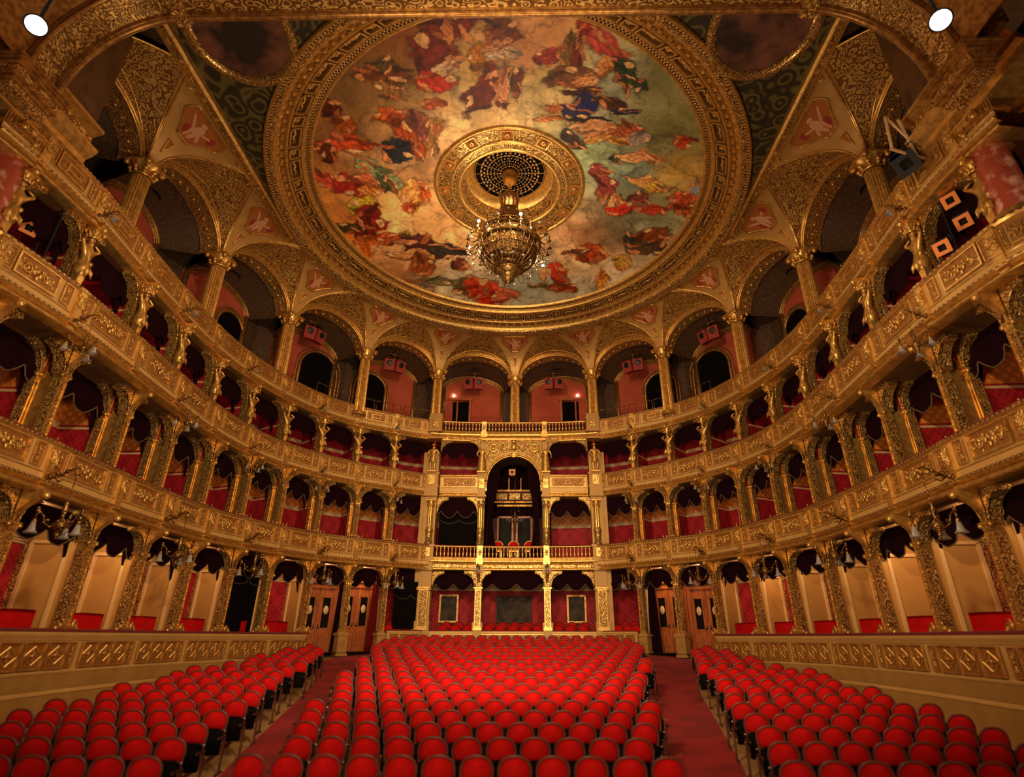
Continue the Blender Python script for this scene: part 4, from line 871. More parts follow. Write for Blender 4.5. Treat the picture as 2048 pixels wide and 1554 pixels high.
for k in range(150):     # billowing cloud puffs with soft shaded rims
    ra = 3.2+4.8*rs_.rand(); an = rs_.rand()*2*PI; px, py = ra*math.cos(an), CY+ra*math.sin(an); r0 = .28+.55*rs_.rand()
    d = np.sqrt((X-px+.5*wx)**2+(Y-py+.5*wy)**2)/r0*(1+.5*(vnoise(X, Y, 2.3, 90+k % 7, 3)-.5)); m_ = np.clip((1-d)/.12, 0, 1); tone = .80+.55*(1-d)+.25*(X-px)/r0
    C3 = C3*(1-m_[..., None]*.55)+C3*np.clip(tone, .5, 1.6)[..., None]*m_[..., None]*.55+(m_*.012)[..., None]; C3 *= (1-.25*np.exp(-((d-1)/.06)**2))[..., None]
edge = np.abs(vnoise(X+1.5*wx, Y+1.5*wy, 1.0, 6)-.5); C3 *= (1-.38*np.exp(-(edge/.012)**2))[..., None]
fold = vnoise(X*1.0+2*wy, Y*1.0+2*wx, 4.5, 5, 3); fl2 = vnoise(X, Y, 3.0, 8, 4)
for k, s_ in enumerate(PATCH.split()):
    a = s_.split(','); px, py, ux, uy, vx, vy = map(float, a[:6]); ux *= 1.12; uy *= 1.12; vx *= 1.2; vy *= 1.2; c = srgb(a[6])
    dx = X-px+.42*wx*1.6; dy = Y-py+.42*wy*1.6; det = ux*vy-uy*vx
    p = (dx*vy-dy*vx)/det; q = (-dx*uy+dy*ux)/det; d = np.sqrt(p*p+q*q)*(1+.9*(vnoise(X, Y, 1.7, 30+k, 3)-.5))
    m_ = np.clip((1.0-d)/.07, 0, 1)[..., None]; rim = np.exp(-((d-1.0)/.06)**2)[..., None]
    st = .5+.5*np.sin(14*(p*.8+q*.5*((-1)**k))+9*fold); sh = (.55+.75*st*fl2*1.3)[..., None]
    C3 = C3*(1-m_)+c*sh*m_; C3 = C3*(1-.5*rim)
    for j in range(5):      # limbs, heads and trailing cloth around each robed figure
        h_ = (k*7+j*3) % 10/10; an = 2*PI*((k*.37+j*.21) % 1); cx_, cy_ = .75*math.cos(an), .75*math.sin(an); ca, sa = math.cos(an*1.7), math.sin(an*1.7); P_, Q_ = (p-cx_)*ca+(q-cy_)*sa, -(p-cx_)*sa+(q-cy_)*ca
        el = (1.6, 5.5) if j < 3 else (3.8, 4.2); d2 = np.sqrt((P_*el[0])**2+(Q_*el[1])**2)*(1+.8*(vnoise(X, Y, 2.6, 60+k % 9, 2)-.5)); m2 = np.clip((1-d2)/.12, 0, 1)[..., None]
        cc_ = [srgb('c98a5c'), srgb('a8653c'), c*.45, srgb('d9a878'), c*1.3][j]; C3 = C3*(1-m2)+cc_*sh*m2; C3 = C3*(1-.45*np.exp(-((d2-1.0)/.10)**2))[..., None]
C3 *= (.85+.3*vnoise(X, Y, 9, 12, 2))[..., None]; C3 = .20*(np.maximum(C3, 1e-4)/.20)**1.22
vs = np.stack([X, Y, Z], -1).reshape(-1, 3)
idx = np.arange(nr_*na_).reshape(nr_, na_); i0 = idx[:-1]; i1 = idx[1:]
F4 = np.stack([i0, i1, np.roll(i1, -1, 1), np.roll(i0, -1, 1)], -1).reshape(-1, 4)
me = bpy.data.meshes.new('ceiling_fresco'); me.from_pydata(vs.tolist(), [], F4.tolist())
ca = me.color_attributes.new('paint', 'FLOAT_COLOR', 'POINT'); ca.data.foreach_set('color', np.concatenate([np.clip(C3.reshape(-1, 3)*1.15, 0, .9), np.ones((nr_*na_, 1))], 1).ravel().astype('f'))
pm = bpy.data.materials.new('fresco'); pm.use_nodes = True; nt = pm.node_tree; at = nd(nt, 'ShaderNodeVertexColor'); at.layer_name = 'paint'; b = nt.nodes['Principled BSDF']; nt.links.new(at.outputs[0], b.inputs['Base Color']); b.inputs['Roughness'].default_value = .6
me.materials.append(pm); me.polygons.foreach_set('use_smooth', [True]*len(F4))
tag(put('ceiling_fresco', me), 'large round ceiling painting of robed figures among clouds, around the chandelier boss', 'painting')

# ring cornice around the painting
def ring(mb, prof, n=144): mb.lathe(prof, n, (0, CY, 0))
t = thing('ceiling_ring', 'broad gilded coffered ring cornice framing the round ceiling painting', 'ceiling ring')
m = MB(); m.smooth = True
ring(m, [(8.06, 17.22), (8.10, 17.10), (8.16, 17.06), (8.22, 17.10)]); ring(m, [(8.34, 17.10), (8.40, 17.04), (8.46, 16.98), (8.46, 16.92)])
ring(m, [(8.90, 16.62), (8.94, 16.56), (8.99, 16.56), (9.02, 16.62)]); ring(m, [(9.18, 16.52), (9.24, 16.46), (9.32, 16.40), (9.34, 16.32)]); ring(m, [(9.55, 16.20), (9.62, 16.16), (9.68, 16.20), (9.68, 16.45)])
build(m, 'ring_moulding', 'gold', t)
m = MB(); ring(m, [(8.22, 17.10), (8.34, 17.10)]); ring(m, [(9.52, 16.21), (9.57, 16.18)]); ring(m, [(9.0, 16.63), (9.04, 16.60)]); build(m, 'bead_moulding', 'dentil', t)
m = MB(); m.smooth = True; ring(m, [(9.34, 16.33), (9.36, 16.24), (9.45, 16.20), (9.54, 16.22)]); build(m, 'fruit_garland', 'gold_orn', t)
m = MB(); ring(m, [(8.46, 16.93), (8.52, 16.92)]); ring(m, [(8.84, 16.72), (8.90, 16.62)]); ring(m, [(8.50, 17.15), (8.90, 16.90)]); ring(m, [(9.02, 16.62), (9.18, 16.53)]); build(m, 'ring_ground', 'gold_dark', t)
NC = 34; slope = math.atan2(-.28, .38)
def onring(r, z, ang, tilt): return Matrix.Translation((r*math.cos(ang), CY+r*math.sin(ang), z)) @ Matrix.Rotation(ang-PI/2, 4, 'Z') @ Matrix.Rotation(tilt, 4, 'X')
def coffer_mesh(w, nm):
    m = MB(); h = .42; d = .13
    for s in (-1, 1):
        m.box((0, s*(h/2-.02), -.02), (w, .05, .08)); m.box((s*(w/2-.03), 0, -.02), (.06, h, .08))
    m.cur = 1
    m.add([(-w/2, -h/2, 0), (w/2, -h/2, 0), (w/2, h/2, 0), (-w/2, h/2, 0), (-w/2+.1, -h/2+.08, d), (w/2-.1, -h/2+.08, d), (w/2-.1, h/2-.08, d), (-w/2+.1, h/2-.08, d)], [(0, 1, 5, 4), (1, 2, 6, 5), (2, 3, 7, 6), (3, 0, 4, 7), (4, 5, 6, 7)])
    return m.mesh(nm, 'gold', 'brown_flat')
CL, CS = coffer_mesh(.96, 'long_coffer'), coffer_mesh(.50, 'square_coffer')
m = MB(); m.smooth = True; m.ball((0, 0, .02), .06, 6, 4); [m.ball((.09*math.cos(a*PI/3), .09*math.sin(a*PI/3), .05), .045, 6, 4) for a in range(6)]; RS = m.mesh('rosette', 'gold')
m = MB(); m.smooth = True; [m.ball((x, .03*math.sin(x*20), .05), .045-.03*abs(x), 6, 4, (1.3, 1, 1)) for x in (-.3, -.22, -.14, -.06, 0, .06, .14, .22, .3)]; m.tube([(-.33, .05, .05), (-.15, -.06, .04), (0, .06, .04), (.15, -.06, .04), (.33, .05, .05)], .02, 4); SP = m.mesh('leaf_spray', 'gold')
for k in range(NC):
    a = 2*PI*k/NC+.09
    o = put('long_coffer', CL, t, onring(8.70, 16.80, a, slope)); put('leaf_spray', SP, o)
    o = put('square_coffer', CS, t, onring(8.70, 16.80, a+PI/NC, slope)); put('rosette', RS, o)
m = MB(); m.box((0, 0, 0), (.15, .13, .08)); m.box((0, -.04, .05), (.19, .07, .04)); m.smooth = True; m.ball((0, .03, -.05), .05, 6, 4); MD = m.mesh('modillion', 'gold')
m = MB()
for k in range(136):
    a = 2*PI*k/136; F_ = onring(9.10, 16.54, a, slope*.6)
    for f in MD.polygons: m.add([F_ @ MD.vertices[i].co for i in f.vertices], [tuple(range(len(f.vertices)))])
o = build(m, 'modillion_course', 'gold', t)

# chandelier boss: medallion ring and lit grille
t = thing('chandelier_boss', 'round gilded medallion with a recessed lattice above the chandelier', 'ceiling medallion')
m = MB(); m.smooth = True; ring(m, [(3.30, 18.08), (3.30, 17.96), (3.24, 17.90), (3.14, 17.92), (3.10, 17.97)], 96); ring(m, [(2.62, 17.94), (2.56, 17.88), (2.48, 17.90)], 96); ring(m, [(2.28, 17.88), (2.2, 17.82), (2.12, 17.88), (2.1, 18.0)], 96)
ring(m, [(1.92, 18.55), (1.82, 18.6), (1.72, 18.75), (1.62, 18.85), (1.58, 18.95)], 96); build(m, 'ring_moulding', 'gold', t)
m = MB(); ring(m, [(3.11, 17.97), (2.62, 17.95)], 96); ring(m, [(2.48, 17.90), (2.28, 17.88)], 96); ring(m, [(2.1, 18.0), (2.05, 18.25), (1.92, 18.55)], 96); build(m, 'ornament_band', 'gold_orn', t)
rs = MB(); rs.smooth = True; rs.lathe([(.11, 0), (.12, -.03), (.08, -.05), (.001, -.03)], 14); rs.ball((0, 0, -.05), .04, 6, 4); RM = rs.mesh('rosette', 'gold')
pf = MB(); [pf.box((s*.24, 0, -.02), (.04, .46, .05)) for s in (-1, 1)]; [pf.box((0, s*.22, -.02), (.5, .04, .05)) for s in (-1, 1)]; pf.cur = 1; pf.box((0, 0, 0), (.46, .42, .02)); PF = pf.mesh('rosette_panel', 'gold', 'rust')
for k in range(12):
    o = put('rosette_panel', PF, t, onring(2.87, 17.945, 2*PI*k/12, 0)); put('rosette', RM, o, Matrix.Translation((0, 0, -.02)))
m = MB(); ring(m, [(1.60, 18.95), (.001, 19.0)], 48); build(m, 'lattice_back', 'black', t)
m = MB()
for r in (.42, 1.0, 1.3, 1.55): m.tube([(r*math.cos(a*PI/24), CY+r*math.sin(a*PI/24), 18.9) for a in range(49)], .014, 4)
for k in range(16): a = k*PI/8; m.tube([(.3*math.cos(a), CY+.3*math.sin(a), 18.9), (1.58*math.cos(a), CY+1.58*math.sin(a), 18.9)], .011, 4)
build(m, 'lattice', 'gold', t)
m = MB(); 
for j, r in enumerate((.55, .70, .85, 1.0, 1.14, 1.28)):
    for k in range(36): a = k*PI/18+j*.06; m.ball((r*math.cos(a), CY+r*math.sin(a), 18.90), .026+.005*j, 5, 3)
o = build(m, 'lattice_studs', 'cream', t); o['kind'] = 'stuff'

# chandelier
t = thing('chandelier', 'great gilded bronze chandelier of scroll arms and glass globes hanging from the ceiling boss', 'chandelier', Matrix.Translation((0, CY, 0)))
m = MB(); m.smooth = True; m.lathe([(.05, 19.0), (.05, 17.6)], 10); m.lathe([(.26, 18.95), (.36, 18.75), (.22, 18.55), (.3, 18.45), (.1, 18.2), (.05, 18.1)], 18); build(m, 'suspension', 'gold', t)
m = MB(); m.smooth = True
m.lathe([(.10, 17.60), (.40, 17.52), (.46, 17.40), (.40, 17.25), (.36, 17.22)], 24); m.lathe([(.38, 16.75), (.42, 16.7), (.40, 16.3), (.30, 16.0), (.34, 15.8)], 24); m.smooth = False
for k in range(12): a = k*PI/6; m.box((.36*math.cos(a), .36*math.sin(a), 17.0), (.05, .05, .55), a)
build(m, 'crown', 'brass', t)
def basket(mb, prof, n, th):
    for k in range(n): a = 2*PI*k/n; mb.tube([(r*math.cos(a), r*math.sin(a), z) for r, z in prof], th, 4)
bp = [(.45, 15.9), (.9, 15.75), (1.22, 15.3), (1.33, 14.9), (1.28, 14.5), (1.0, 14.05), (.62, 13.75), (.42, 13.65)]
m = MB(); m.smooth = True; m.lathe([(.5, 15.86), (1.2, 15.34), (1.18, 15.2)], 40); m.lathe([(1.30, 15.02), (1.36, 14.96), (1.36, 14.80), (1.28, 14.74)], 40); m.lathe([(1.25, 14.5), (1.0, 14.08), (.95, 14.02)], 40); m.lathe([(.62, 13.78), (.5, 13.62), (.42, 13.7)], 24)
m.lathe([(.46, 13.75), (.5, 13.6), (.36, 13.4), (.2, 13.25), (.24, 13.15), (.08, 13.0), (.001, 12.92)], 18); basket(m, bp, 30, .022)
for z, r in ((15.5, 1.12), (14.3, 1.16), (13.9, .8)): m.tube([(r*math.cos(a*PI/24), r*math.sin(a*PI/24), z) for a in range(49)], .025, 5)
build(m, 'basket_frame', 'brass', t)
m = MB(); m.smooth = True; m.lathe([(.9, 15.5), (1.1, 15.1), (1.12, 14.8), (1.0, 14.4), (.7, 14.0), (.4, 13.9)], 30); build(m, 'inner_bowl', 'brass', t)
am = MB(); am.smooth = True; am.tube([(1.3, 0, 14.9), (1.45, 0, 14.72), (1.6, 0, 14.68), (1.72, 0, 14.78)], [.03, .028, .024, .02], 6); am.tube([(1.3, 0, 14.75), (1.42, 0, 14.5), (1.52, 0, 14.62), (1.45, 0, 14.7)], .018, 5); am.lathe([(.07, 0), (.085, .03), (.02, .05)], 8, (1.72, 0, 14.77)); am.tube([(1.72, 0, 14.8), (1.72, 0, 15.02)], .028, 6)
for z in (14.6, 14.5): am.ball((1.72, 0, z), .035, 5, 4)
AM = am.mesh('scroll_arm', 'brass'); g = MB(); g.smooth = True; g.ball((0, 0, 0), .058, 10, 8); GB = g.mesh('globe_shade', 'glass'); GL = g.mesh('lit_bulb', 'bulb')
lit = {2, 7, 11, 15, 19}
NA = 24
for k in range(NA):
    a = 2*PI*k/NA+.05; M_ = Matrix.Rotation(a, 4, 'Z'); o = put('scroll_arm', AM, t, M_); put('lit_bulb' if k in lit else 'globe_shade', GL if k in lit else GB, o, Matrix.Translation((1.72, 0, 15.08 if k % 2 else 14.55)))
u_ = MB(); u_.smooth = True; u_.tube([(.36, 0, 16.15), (.5, 0, 16.0), (.68, 0, 16.05), (.72, 0, 16.2)], .02, 5); UA = u_.mesh('upper_arm', 'brass')
for k in range(12):
    o = put('upper_arm', UA, t, Matrix.Rotation(2*PI*k/12, 4, 'Z')); put('globe_shade', GB, o, Matrix.Translation((.72, 0, 16.27)))
l_ = MB(); l_.smooth = True; l_.tube([(.5, 0, 13.7), (.75, 0, 13.45), (.95, 0, 13.5), (1.0, 0, 13.7)], .02, 5); LA = l_.mesh('lower_arm', 'brass')
for k in range(14):
    o = put('lower_arm', LA, t, Matrix.Rotation(2*PI*k/14, 4, 'Z')); put('globe_shade', GB, o, Matrix.Translation((1.0, 0, 13.77)))
light('chandelier_light', 'POINT', (0, CY, 16.55), 160, (1, .72, .42), .3)
for k in sorted(lit): a = 2*PI*k/NA+.05; light('bulb_light', 'POINT', (1.95*math.cos(a), CY+1.95*math.sin(a), 14.75), 130, (1, .74, .46), .08)

# ---------------------------------------------------------------- gallery colonnade, arches, spandrels and vaults
ZC = 14.36                                                        # top of capitals
GCOL = [(0, 30.03), (4.55, 29.1), (8.15, 26.5), (10.9, 22.85), (12.0, 18.25), (12.05, 13.4), (12.05, 8.8)]
GC = [(-x, y) for x, y in GCOL[:0:-1]]+GCOL
def outn(p, side=0):
    x, y = p; v = Vector((x, y-CY)) if y > CY else Vector((x, 0)); v.normalize(); return (v.x, v.y)
fc = MB(); fluted(fc, 10.6, 13.86, .30, 0, 0, 40, .13); SHG = fc.mesh('fluted_shaft', 'gold'); cc = MB(); corinth(cc, 13.86, .29, .52); GCP = cc.mesh('capital', 'gold')
names = {0: 'at the very centre'}
for k, p in enumerate(GC):
    q = k-6; lab = 'tall fluted gallery column at the very centre' if q == 0 else f'tall fluted gallery column, {ORD[abs(q)-1]} to the {SIDE[1 if q > 0 else -1]} of the centre one'
    F = frame(p, outn(p), 0); t = thing('gallery_column', lab, 'column', F, 'gallery columns'); put('fluted_shaft', SHG, t); put('capital', GCP, t)
def ring_pt(mid):
    """where the vault apex between two columns meets the ring or the straight ceiling beam"""
    if mid[1] < 17.2: return (math.copysign(9.8, mid[0]), mid[1], 16.28)
    v = Vector((mid[0], mid[1]-CY)).normalized(); return (v.x*9.68, CY+v.y*9.68, 16.3)
AP = []
for k in range(len(GC)-1):
    mid = ((GC[k][0]+GC[k+1][0])/2, (GC[k][1]+GC[k+1][1])/2); AP.append(ring_pt(mid))
def lerp(a, b, f): return tuple(a[i]*(1-f)+b[i]*f for i in range(3))
def groin(K, A, th): h = 1-math.cos(th); s = math.sin(th); return (K[0]+(A[0]-K[0])*h, K[1]+(A[1]-K[1])*h, K[2]+(A[2]-K[2])*s)
def kpt(k, d):   # springing point beside column k, d metres towards neighbour
    p = GC[k]; q = GC[k+1] if d > 0 else GC[k-1]
    v = Vector((q[0]-p[0], q[1]-p[1])).normalized()*abs(d); n = outn(p); return (p[0]+v.x-n[0]*.12, p[1]+v.y-n[1]*.12, ZC)
def spandrel(k):
    KL, KR = kpt(k, -.20), kpt(k, .20); AL, AR = AP[k-1], AP[k]
    def S(w, th):
        a, b = groin(KL, AL, th), groin(KR, AR, th); p = lerp(a, b, w); f = (1-math.cos(th))
        if GC[k][1] > 17.5:
            r = math.hypot(p[0], p[1]-CY); r0 = 9.68; bulge = 4*w*(1-w)*f
            tgt = (p[0]/r*r0, CY+(p[1]-CY)/r*r0)
            if r < r0: p = (p[0]+(tgt[0]-p[0])*min(1, f*1.0), p[1]+(tgt[1]-p[1])*min(1, f*1.0), p[2])
        return p
    return S
def archpt(k, phi, dy=0, grow=0, inset=.36):
    a, b = GC[k], GC[k+1]; L = math.dist(a, b); m_ = ((a[0]+b[0])/2, (a[1]+b[1])/2); t_ = ((b[0]-a[0])/L, (b[1]-a[1])/L); n_ = (-t_[1], t_[0]); n_ = n_ if n_[0]*m_[0]+n_[1]*(m_[1]-CY) > 0 else (-n_[0], -n_[1])
    rx = (L/2-inset)*(1+max(dy, 0)*(.088 if a[1] > 16 else 0))+grow; h = 1.33*(L/4.6)+grow; c = -math.cos(phi)*rx
    return (m_[0]+t_[0]*c+n_[0]*dy, m_[1]+t_[1]*c+n_[1]*dy, ZC+math.sin(phi)*h)
HEXP = [(.36, .53), (.18, .74), (.27, .87), (.73, .87), (.82, .74), (.64, .53)]
TRI = [[(.5, .25), (.38, .42), (.62, .42)], [(.07, .955), (.08, .87), (.21, .955)], [(.93, .955), (.79, .955), (.92, .87)]]
for k in range(1, len(GC)-1):
    q = k-6; S = spandrel(k); where = 'above the centre column' if q == 0 else f'above the {ORD[abs(q)-1]} gallery column {SIDE[1 if q > 0 else -1]} of centre'
    t = thing('ceiling_spandrel', f'gilded vault spandrel with a hexagonal figure panel {where}', 'spandrel', None, 'vault spandrels')
    m = MB(); m.smooth = True; m.grid(lambda u, v: S(u, v*PI/2), 16, 18, 4, 3); build(m, 'spandrel_ground', 'spandrel', t)
    def T(w, v, d=.0):
        p = Vector(S(w, v*PI/2)); e = 1e-3; a = (Vector(S(min(w+e, 1), v*PI/2))-Vector(S(max(w-e, 0), v*PI/2))); b_ = (Vector(S(w, min(v+e, 1)*PI/2))-Vector(S(w, max(v-e, 0)*PI/2))); n = a.cross(b_); n.normalize(); c_ = Vector((0, 18.2, 10))-p; n = n if n.dot(c_) > 0 else -n
        return p+n*d
    m = MB(); m.smooth = True
    for s in (0.03, .97): m.tube([T(s, .05+v*.95/20, .02) for v in range(21)], .035, 5)
    m.tube([T(.02+.96*u/16, .985, .02) for u in range(17)], .035, 5)
    def dense(P, n=6): return [tuple(P[i][j]*(1-f/n)+P[(i+1) % len(P)][j]*f/n for j in (0, 1)) for i in range(len(P)) for f in range(n)]+[P[0]]
    m.tube([T(w, v, .03) for w, v in dense(HEXP)], .04, 5)
    for tr in TRI: m.tube([T(w, v, .03) for w, v in dense(tr, 4)], .025, 5)
    build(m, 'spandrel_moulding', 'gold', t)
    m = MB(); c0 = (.5, .70); D = dense(HEXP, 5); ctr = T(*c0, .03)
    for f_ in (1,):
        mids = [T(c0[0]+(w-c0[0])*.5, c0[1]+(v-c0[1])*.5, .03) for w, v in D]; outs = [T(w, v, .02) for w, v in D]; nn = len(D)
        m.add([ctr]+mids+outs, [(0, 1+i, 2+i) for i in range(nn-1)]+[(1+i, 1+nn+i, 2+nn+i, 2+i) for i in range(nn-1)])
    for tr in TRI: m.add([T(w, v, .02) for w, v in tr], [(0, 1, 2)])
    hp = build(m, 'hexagonal_panel', 'rust', t)
    rn = random.Random(k); m = MB(); m.smooth = True
    def blob(m, w, v, rw, rv, rot):
        vs = [T(w, v, .07)]; n = 12
        for i in range(n): a = i*2*PI/n; x = rw*math.cos(a); y = rv*math.sin(a); vs.append(T(w+x*math.cos(rot)-y*math.sin(rot), v+x*math.sin(rot)+y*math.cos(rot), .035))
        m.add(vs, [(0, 1+i, 1+(i+1) % n) for i in range(n)])
    s = rn.choice((-1, 1))
    blob(m, .5, .71, .06, .07, s*.3); blob(m, .5+s*.03, .795, .038, .026, 0); blob(m, .5-s*.09, .66, .09, .02, s*.6); blob(m, .5+s*.06, .62, .036, .065, -s*.2); blob(m, .5-s*.03, .62, .036, .06, s*.2); blob(m, .5+s*.12, .73, .11, .018, s*.7); blob(m, .5-s*.11, .74, .09, .016, -s*.5)
    build(m, 'painted_figure', 'flesh', hp)
    m = MB(); m.smooth = True; blob(m, .5+s*.1, .63, .07, .05, s*.4); build(m, 'painted_drapery', 'rose', hp); m = MB(); m.smooth = True; blob(m, .5-s*.17, .76, .06, .035, s*.9); build(m, 'painted_drapery', 'rose', hp)
BD = 2.3   # depth of gallery bays
for k in range(len(GC)-1):
    q = k-5.5; sdn = 'left' if q < 0 else 'right'; nm = ORD[int(abs(q)-.5)]; where = f'{nm} bay {sdn} of the centre column'
    t = thing('gallery_arch', f'gilded arch with ornamented lunette over the gallery, {where}', 'arch', None, 'gallery arches')
    m = MB(); m.smooth = True; KL, KR, A = kpt(k, .2), kpt(k+1, -.2), AP[k]
    def G(u):   # groin line across the lunette
        return groin(KL, A, u*PI) if u <= .5 else groin(KR, A, (1-u)*PI)
    def lun(u, v): 
        a = archpt(k, u*PI, .1, .22); b_ = G(u); return lerp(a, b_, v)
    m.grid(lun, 32, 8, 5, 1.5); build(m, 'lunette', 'lunette', t)
    m = MB(); m.smooth = True; m.tube([lun(u/32, .16) for u in range(33)], .03, 5); m.tube([lun(u/32, .97) for u in range(33)], .04, 5)
    for g_, dy in ((.02, -.0), (.12, -.03), (.22, .02)): m.tube([archpt(k, u*PI/32, dy, g_) for u in range(33)], .045, 6)
    m.grid(lambda u, v: archpt(k, u*PI, -.02, .24*v), 32, 1); build(m, 'archivolt', 'gold', t)
    m = MB(); m.grid(lambda u, v: archpt(k, u*PI, v*.75), 32, 2, 6, .75); build(m, 'arch_soffit', 'gold_orn_fine', t)
    m = MB(); m.smooth = True
    for j in range(1, 14): p = archpt(k, j*PI/14, .38, -.03); m.ball(p, .07, 6, 4)
    build(m, 'soffit_rosettes', 'gold', t)
    # vault running back to the gallery wall, and wall lunette trims
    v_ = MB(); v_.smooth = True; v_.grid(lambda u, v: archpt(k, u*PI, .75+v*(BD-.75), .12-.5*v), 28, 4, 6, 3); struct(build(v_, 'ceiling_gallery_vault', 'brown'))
    m = MB(); m.smooth = True
    for g_, th in ((-.38, .07), (-.50, .05), (-.62, .05)): m.tube([archpt(k, PI*(u/32), BD-.06, g_) for u in range(33)], th, 6)
    for s in (0, 1):
        p = archpt(k, s*PI, BD-.08, -.5); m.box((p[0], p[1], 12.4), (.22, .22, 4.0), math.atan2(GC[k+1][1]-GC[k][1], GC[k+1][0]-GC[k][0]))
    struct(build(m, 'trim_gallery_wall', 'gold_dark'))
    # vent disc in the vault
    p = archpt(k, PI/2, 1.9, -.16); m = MB(); m.lathe([(.42, .02), (.46, -.02), (.40, -.04), (.38, 0), (.001, .01)], 24, p); tag(build(m, 'vault_vent', 'metal_black'), f'dark round vent in the gallery vault, {where}', 'vent', 'gallery vault vents')
# gallery back wall and floor
GW = [(x+outn((x, y))[0]*BD, y+outn((x, y))[1]*BD) for x, y in GC]
m = MB()
for k in range(len(GC)-1):
    a = archpt(k, 0, BD, .5); b_ = archpt(k, PI, BD, .5)
    m.cur = 0; m.add([(a[0], a[1], 10.2), (b_[0], b_[1], 10.2), (b_[0], b_[1], 17), (a[0], a[1], 17)], [(0, 1, 2, 3)], [[(0, 0), (4, 0), (4, 7), (0, 7)]])
    m.cur = 1; A_ = [archpt(k, PI*u/24, BD-.04, -.36) for u in range(25)]; A_ = [(A_[0][0], A_[0][1], 10.3)]+A_+[(A_[-1][0], A_[-1][1], 10.3)]; m.add(A_, [tuple(range(len(A_)))])
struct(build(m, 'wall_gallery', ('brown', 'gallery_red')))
P, N = full(3); m = MB(); m.sweep([(.1, 10.42), (.9, 10.42), (.9, 10.7), (1.8, 10.7), (1.8, 11.0), (2.7, 11.0), (2.7, 11.3), (6.5, 11.3)], P, N); struct(build(m, 'floor_gallery_steps', 'wood_dark'))
# flat ceiling beyond the ring, straight beams, roundels
m = MB()
n = 40
for s in (-1, 1):
    vs = []
    for k in range(n+1):
        a = -k*(PI/2-.02)/n; x, y = s*9.66*math.cos(a), CY+9.66*math.sin(a); vs += [(x, y, 16.42), (s*9.8 if True else x, y, 16.42)]
    m.add(vs, [(2*k, 2*k+1, 2*k+3, 2*k+2) for k in range(n)])
struct(build(m, 'ceiling_flat', 'foliage_paint'))
for s in (-1, 1):
    t = thing('ceiling_beam', f'straight gilded ceiling beam running from the ring towards the stage, {SIDE[s]} side', 'beam')
    P = [(s*9.78, y) for y in ((19.2, 16, 12, 8.0) if s > 0 else (8.0, 12, 16, 19.2))]; N = [(s, 0)]*4
    m = MB(); m.sweep([(-.10, 16.42), (-.10, 16.22), (-.03, 16.14), (.03, 16.14), (.05, 16.24)], P, N); m.sweep([(.18, 16.24), (.20, 16.14), (.28, 16.14), (.30, 16.4)], P, N); build(m, 'beam_moulding', 'gold', t)
    m = MB(); m.sweep([(.05, 16.24), (.18, 16.24)], P, N); build(m, 'beam_ornament', 'gold_orn', t)
    c = (s*7.75, 10.25, 16.30); t = thing('ceiling_roundel', f'dusky round figure painting in a heavy gilded frame by the stage, {SIDE[s]} side', 'painting')
    m = MB(); m.smooth = True; m.lathe([(1.62, .1), (1.66, -.06), (1.56, -.14), (1.44, -.12), (1.36, 0)], 48, c); build(m, 'roundel_frame', 'gold_orn_fine', t)
    m = MB(); m.lathe([(1.38, .02), (.001, .02)], 48, c); build(m, 'roundel_canvas', 'roundel', t)
    # outer flat ceiling over the side galleries near the stage
# dark arched niches in the gallery back wall
for k, f0, f1 in ((3, .45, .95), (4, .05, .48), (7, .52, .95), (8, .05, .55), (2, .55, .9), (9, .1, .45)):
    m = MB(); n_ = 20; q0, q1 = archpt(k, 0, BD-.07), archpt(k, PI, BD-.07); c0 = lerp(q0, q1, f0); c1 = lerp(q0, q1, f1); W = math.dist(c0, c1)/2; cm = lerp(c0, c1, .5); tx = ((c1[0]-c0[0])/(2*W), (c1[1]-c0[1])/(2*W))
    A_ = [(cm[0]-tx[0]*W*math.cos(PI*u/n_), cm[1]-tx[1]*W*math.cos(PI*u/n_), 13.3+W*math.sin(PI*u/n_)) for u in range(n_+1)]; A_ = [(A_[0][0], A_[0][1], 10.3)]+A_+[(A_[-1][0], A_[-1][1], 10.3)]
    m.add(A_, [tuple(range(len(A_)))]); m.cur = 1; m.smooth = True; m.tube(A_, .09, 6); B_ = [(p[0], p[1], p[2]+.17*(i not in (0, len(A_)-1))) for i, p in enumerate(A_)]; m.tube([(cm[0]+(p[0]-cm[0])*1.16, cm[1]+(p[1]-cm[1])*1.16, p[2]) for p in B_], .05, 6)
    struct(build(m, 'trim_gallery_niche', ('black', 'gold_dark')))
m = MB()
for s in (-1, 1): m.add([(s*9.7, 5.5, 16.6), (s*15, 5.5, 16.6), (s*15, 11.3, 16.6), (s*9.7, 11.3, 16.6)], [(0, 1, 2, 3)])
struct(build(m, 'ceiling_stage_side', 'brown'))
# gallery seats
gs = MB(); gs.box((0, .03, .10), (.46, .06, .32)); gs.box((0, .03, .27), (.5, .08, .05)); GSB = gs.mesh('backrest', 'plush_rail'); gs = MB(); [gs.box((s*.25, -.12, -.02), (.04, .34, .36)) for s in (-1, 1)]; GSF = gs.mesh('seat_frame', 'metal_black')
cnt = 0
for row, (o_, z_) in enumerate(((.75, 10.98), (1.5, 11.25))):
    for side in (-1, 1):
        for j in range(34 if row == 0 else 12):
            i = .12+j*.115; 
            if i > 4.2: continue
            a, b_ = bpt(3, i, side); F = frame(off(a, b_, o_), b_, z_)
            t = thing('gallery_chair', f'low dark red gallery seat, {"front" if row == 0 else "second"} row, {ORD[j]+" "+SIDE[side] if j < 22 else ORD[j-22]+" past the twenty-second "+SIDE[side]} of centre', 'chair', F, 'gallery chairs'); put('backrest', GSB, t); put('seat_frame', GSF, t)
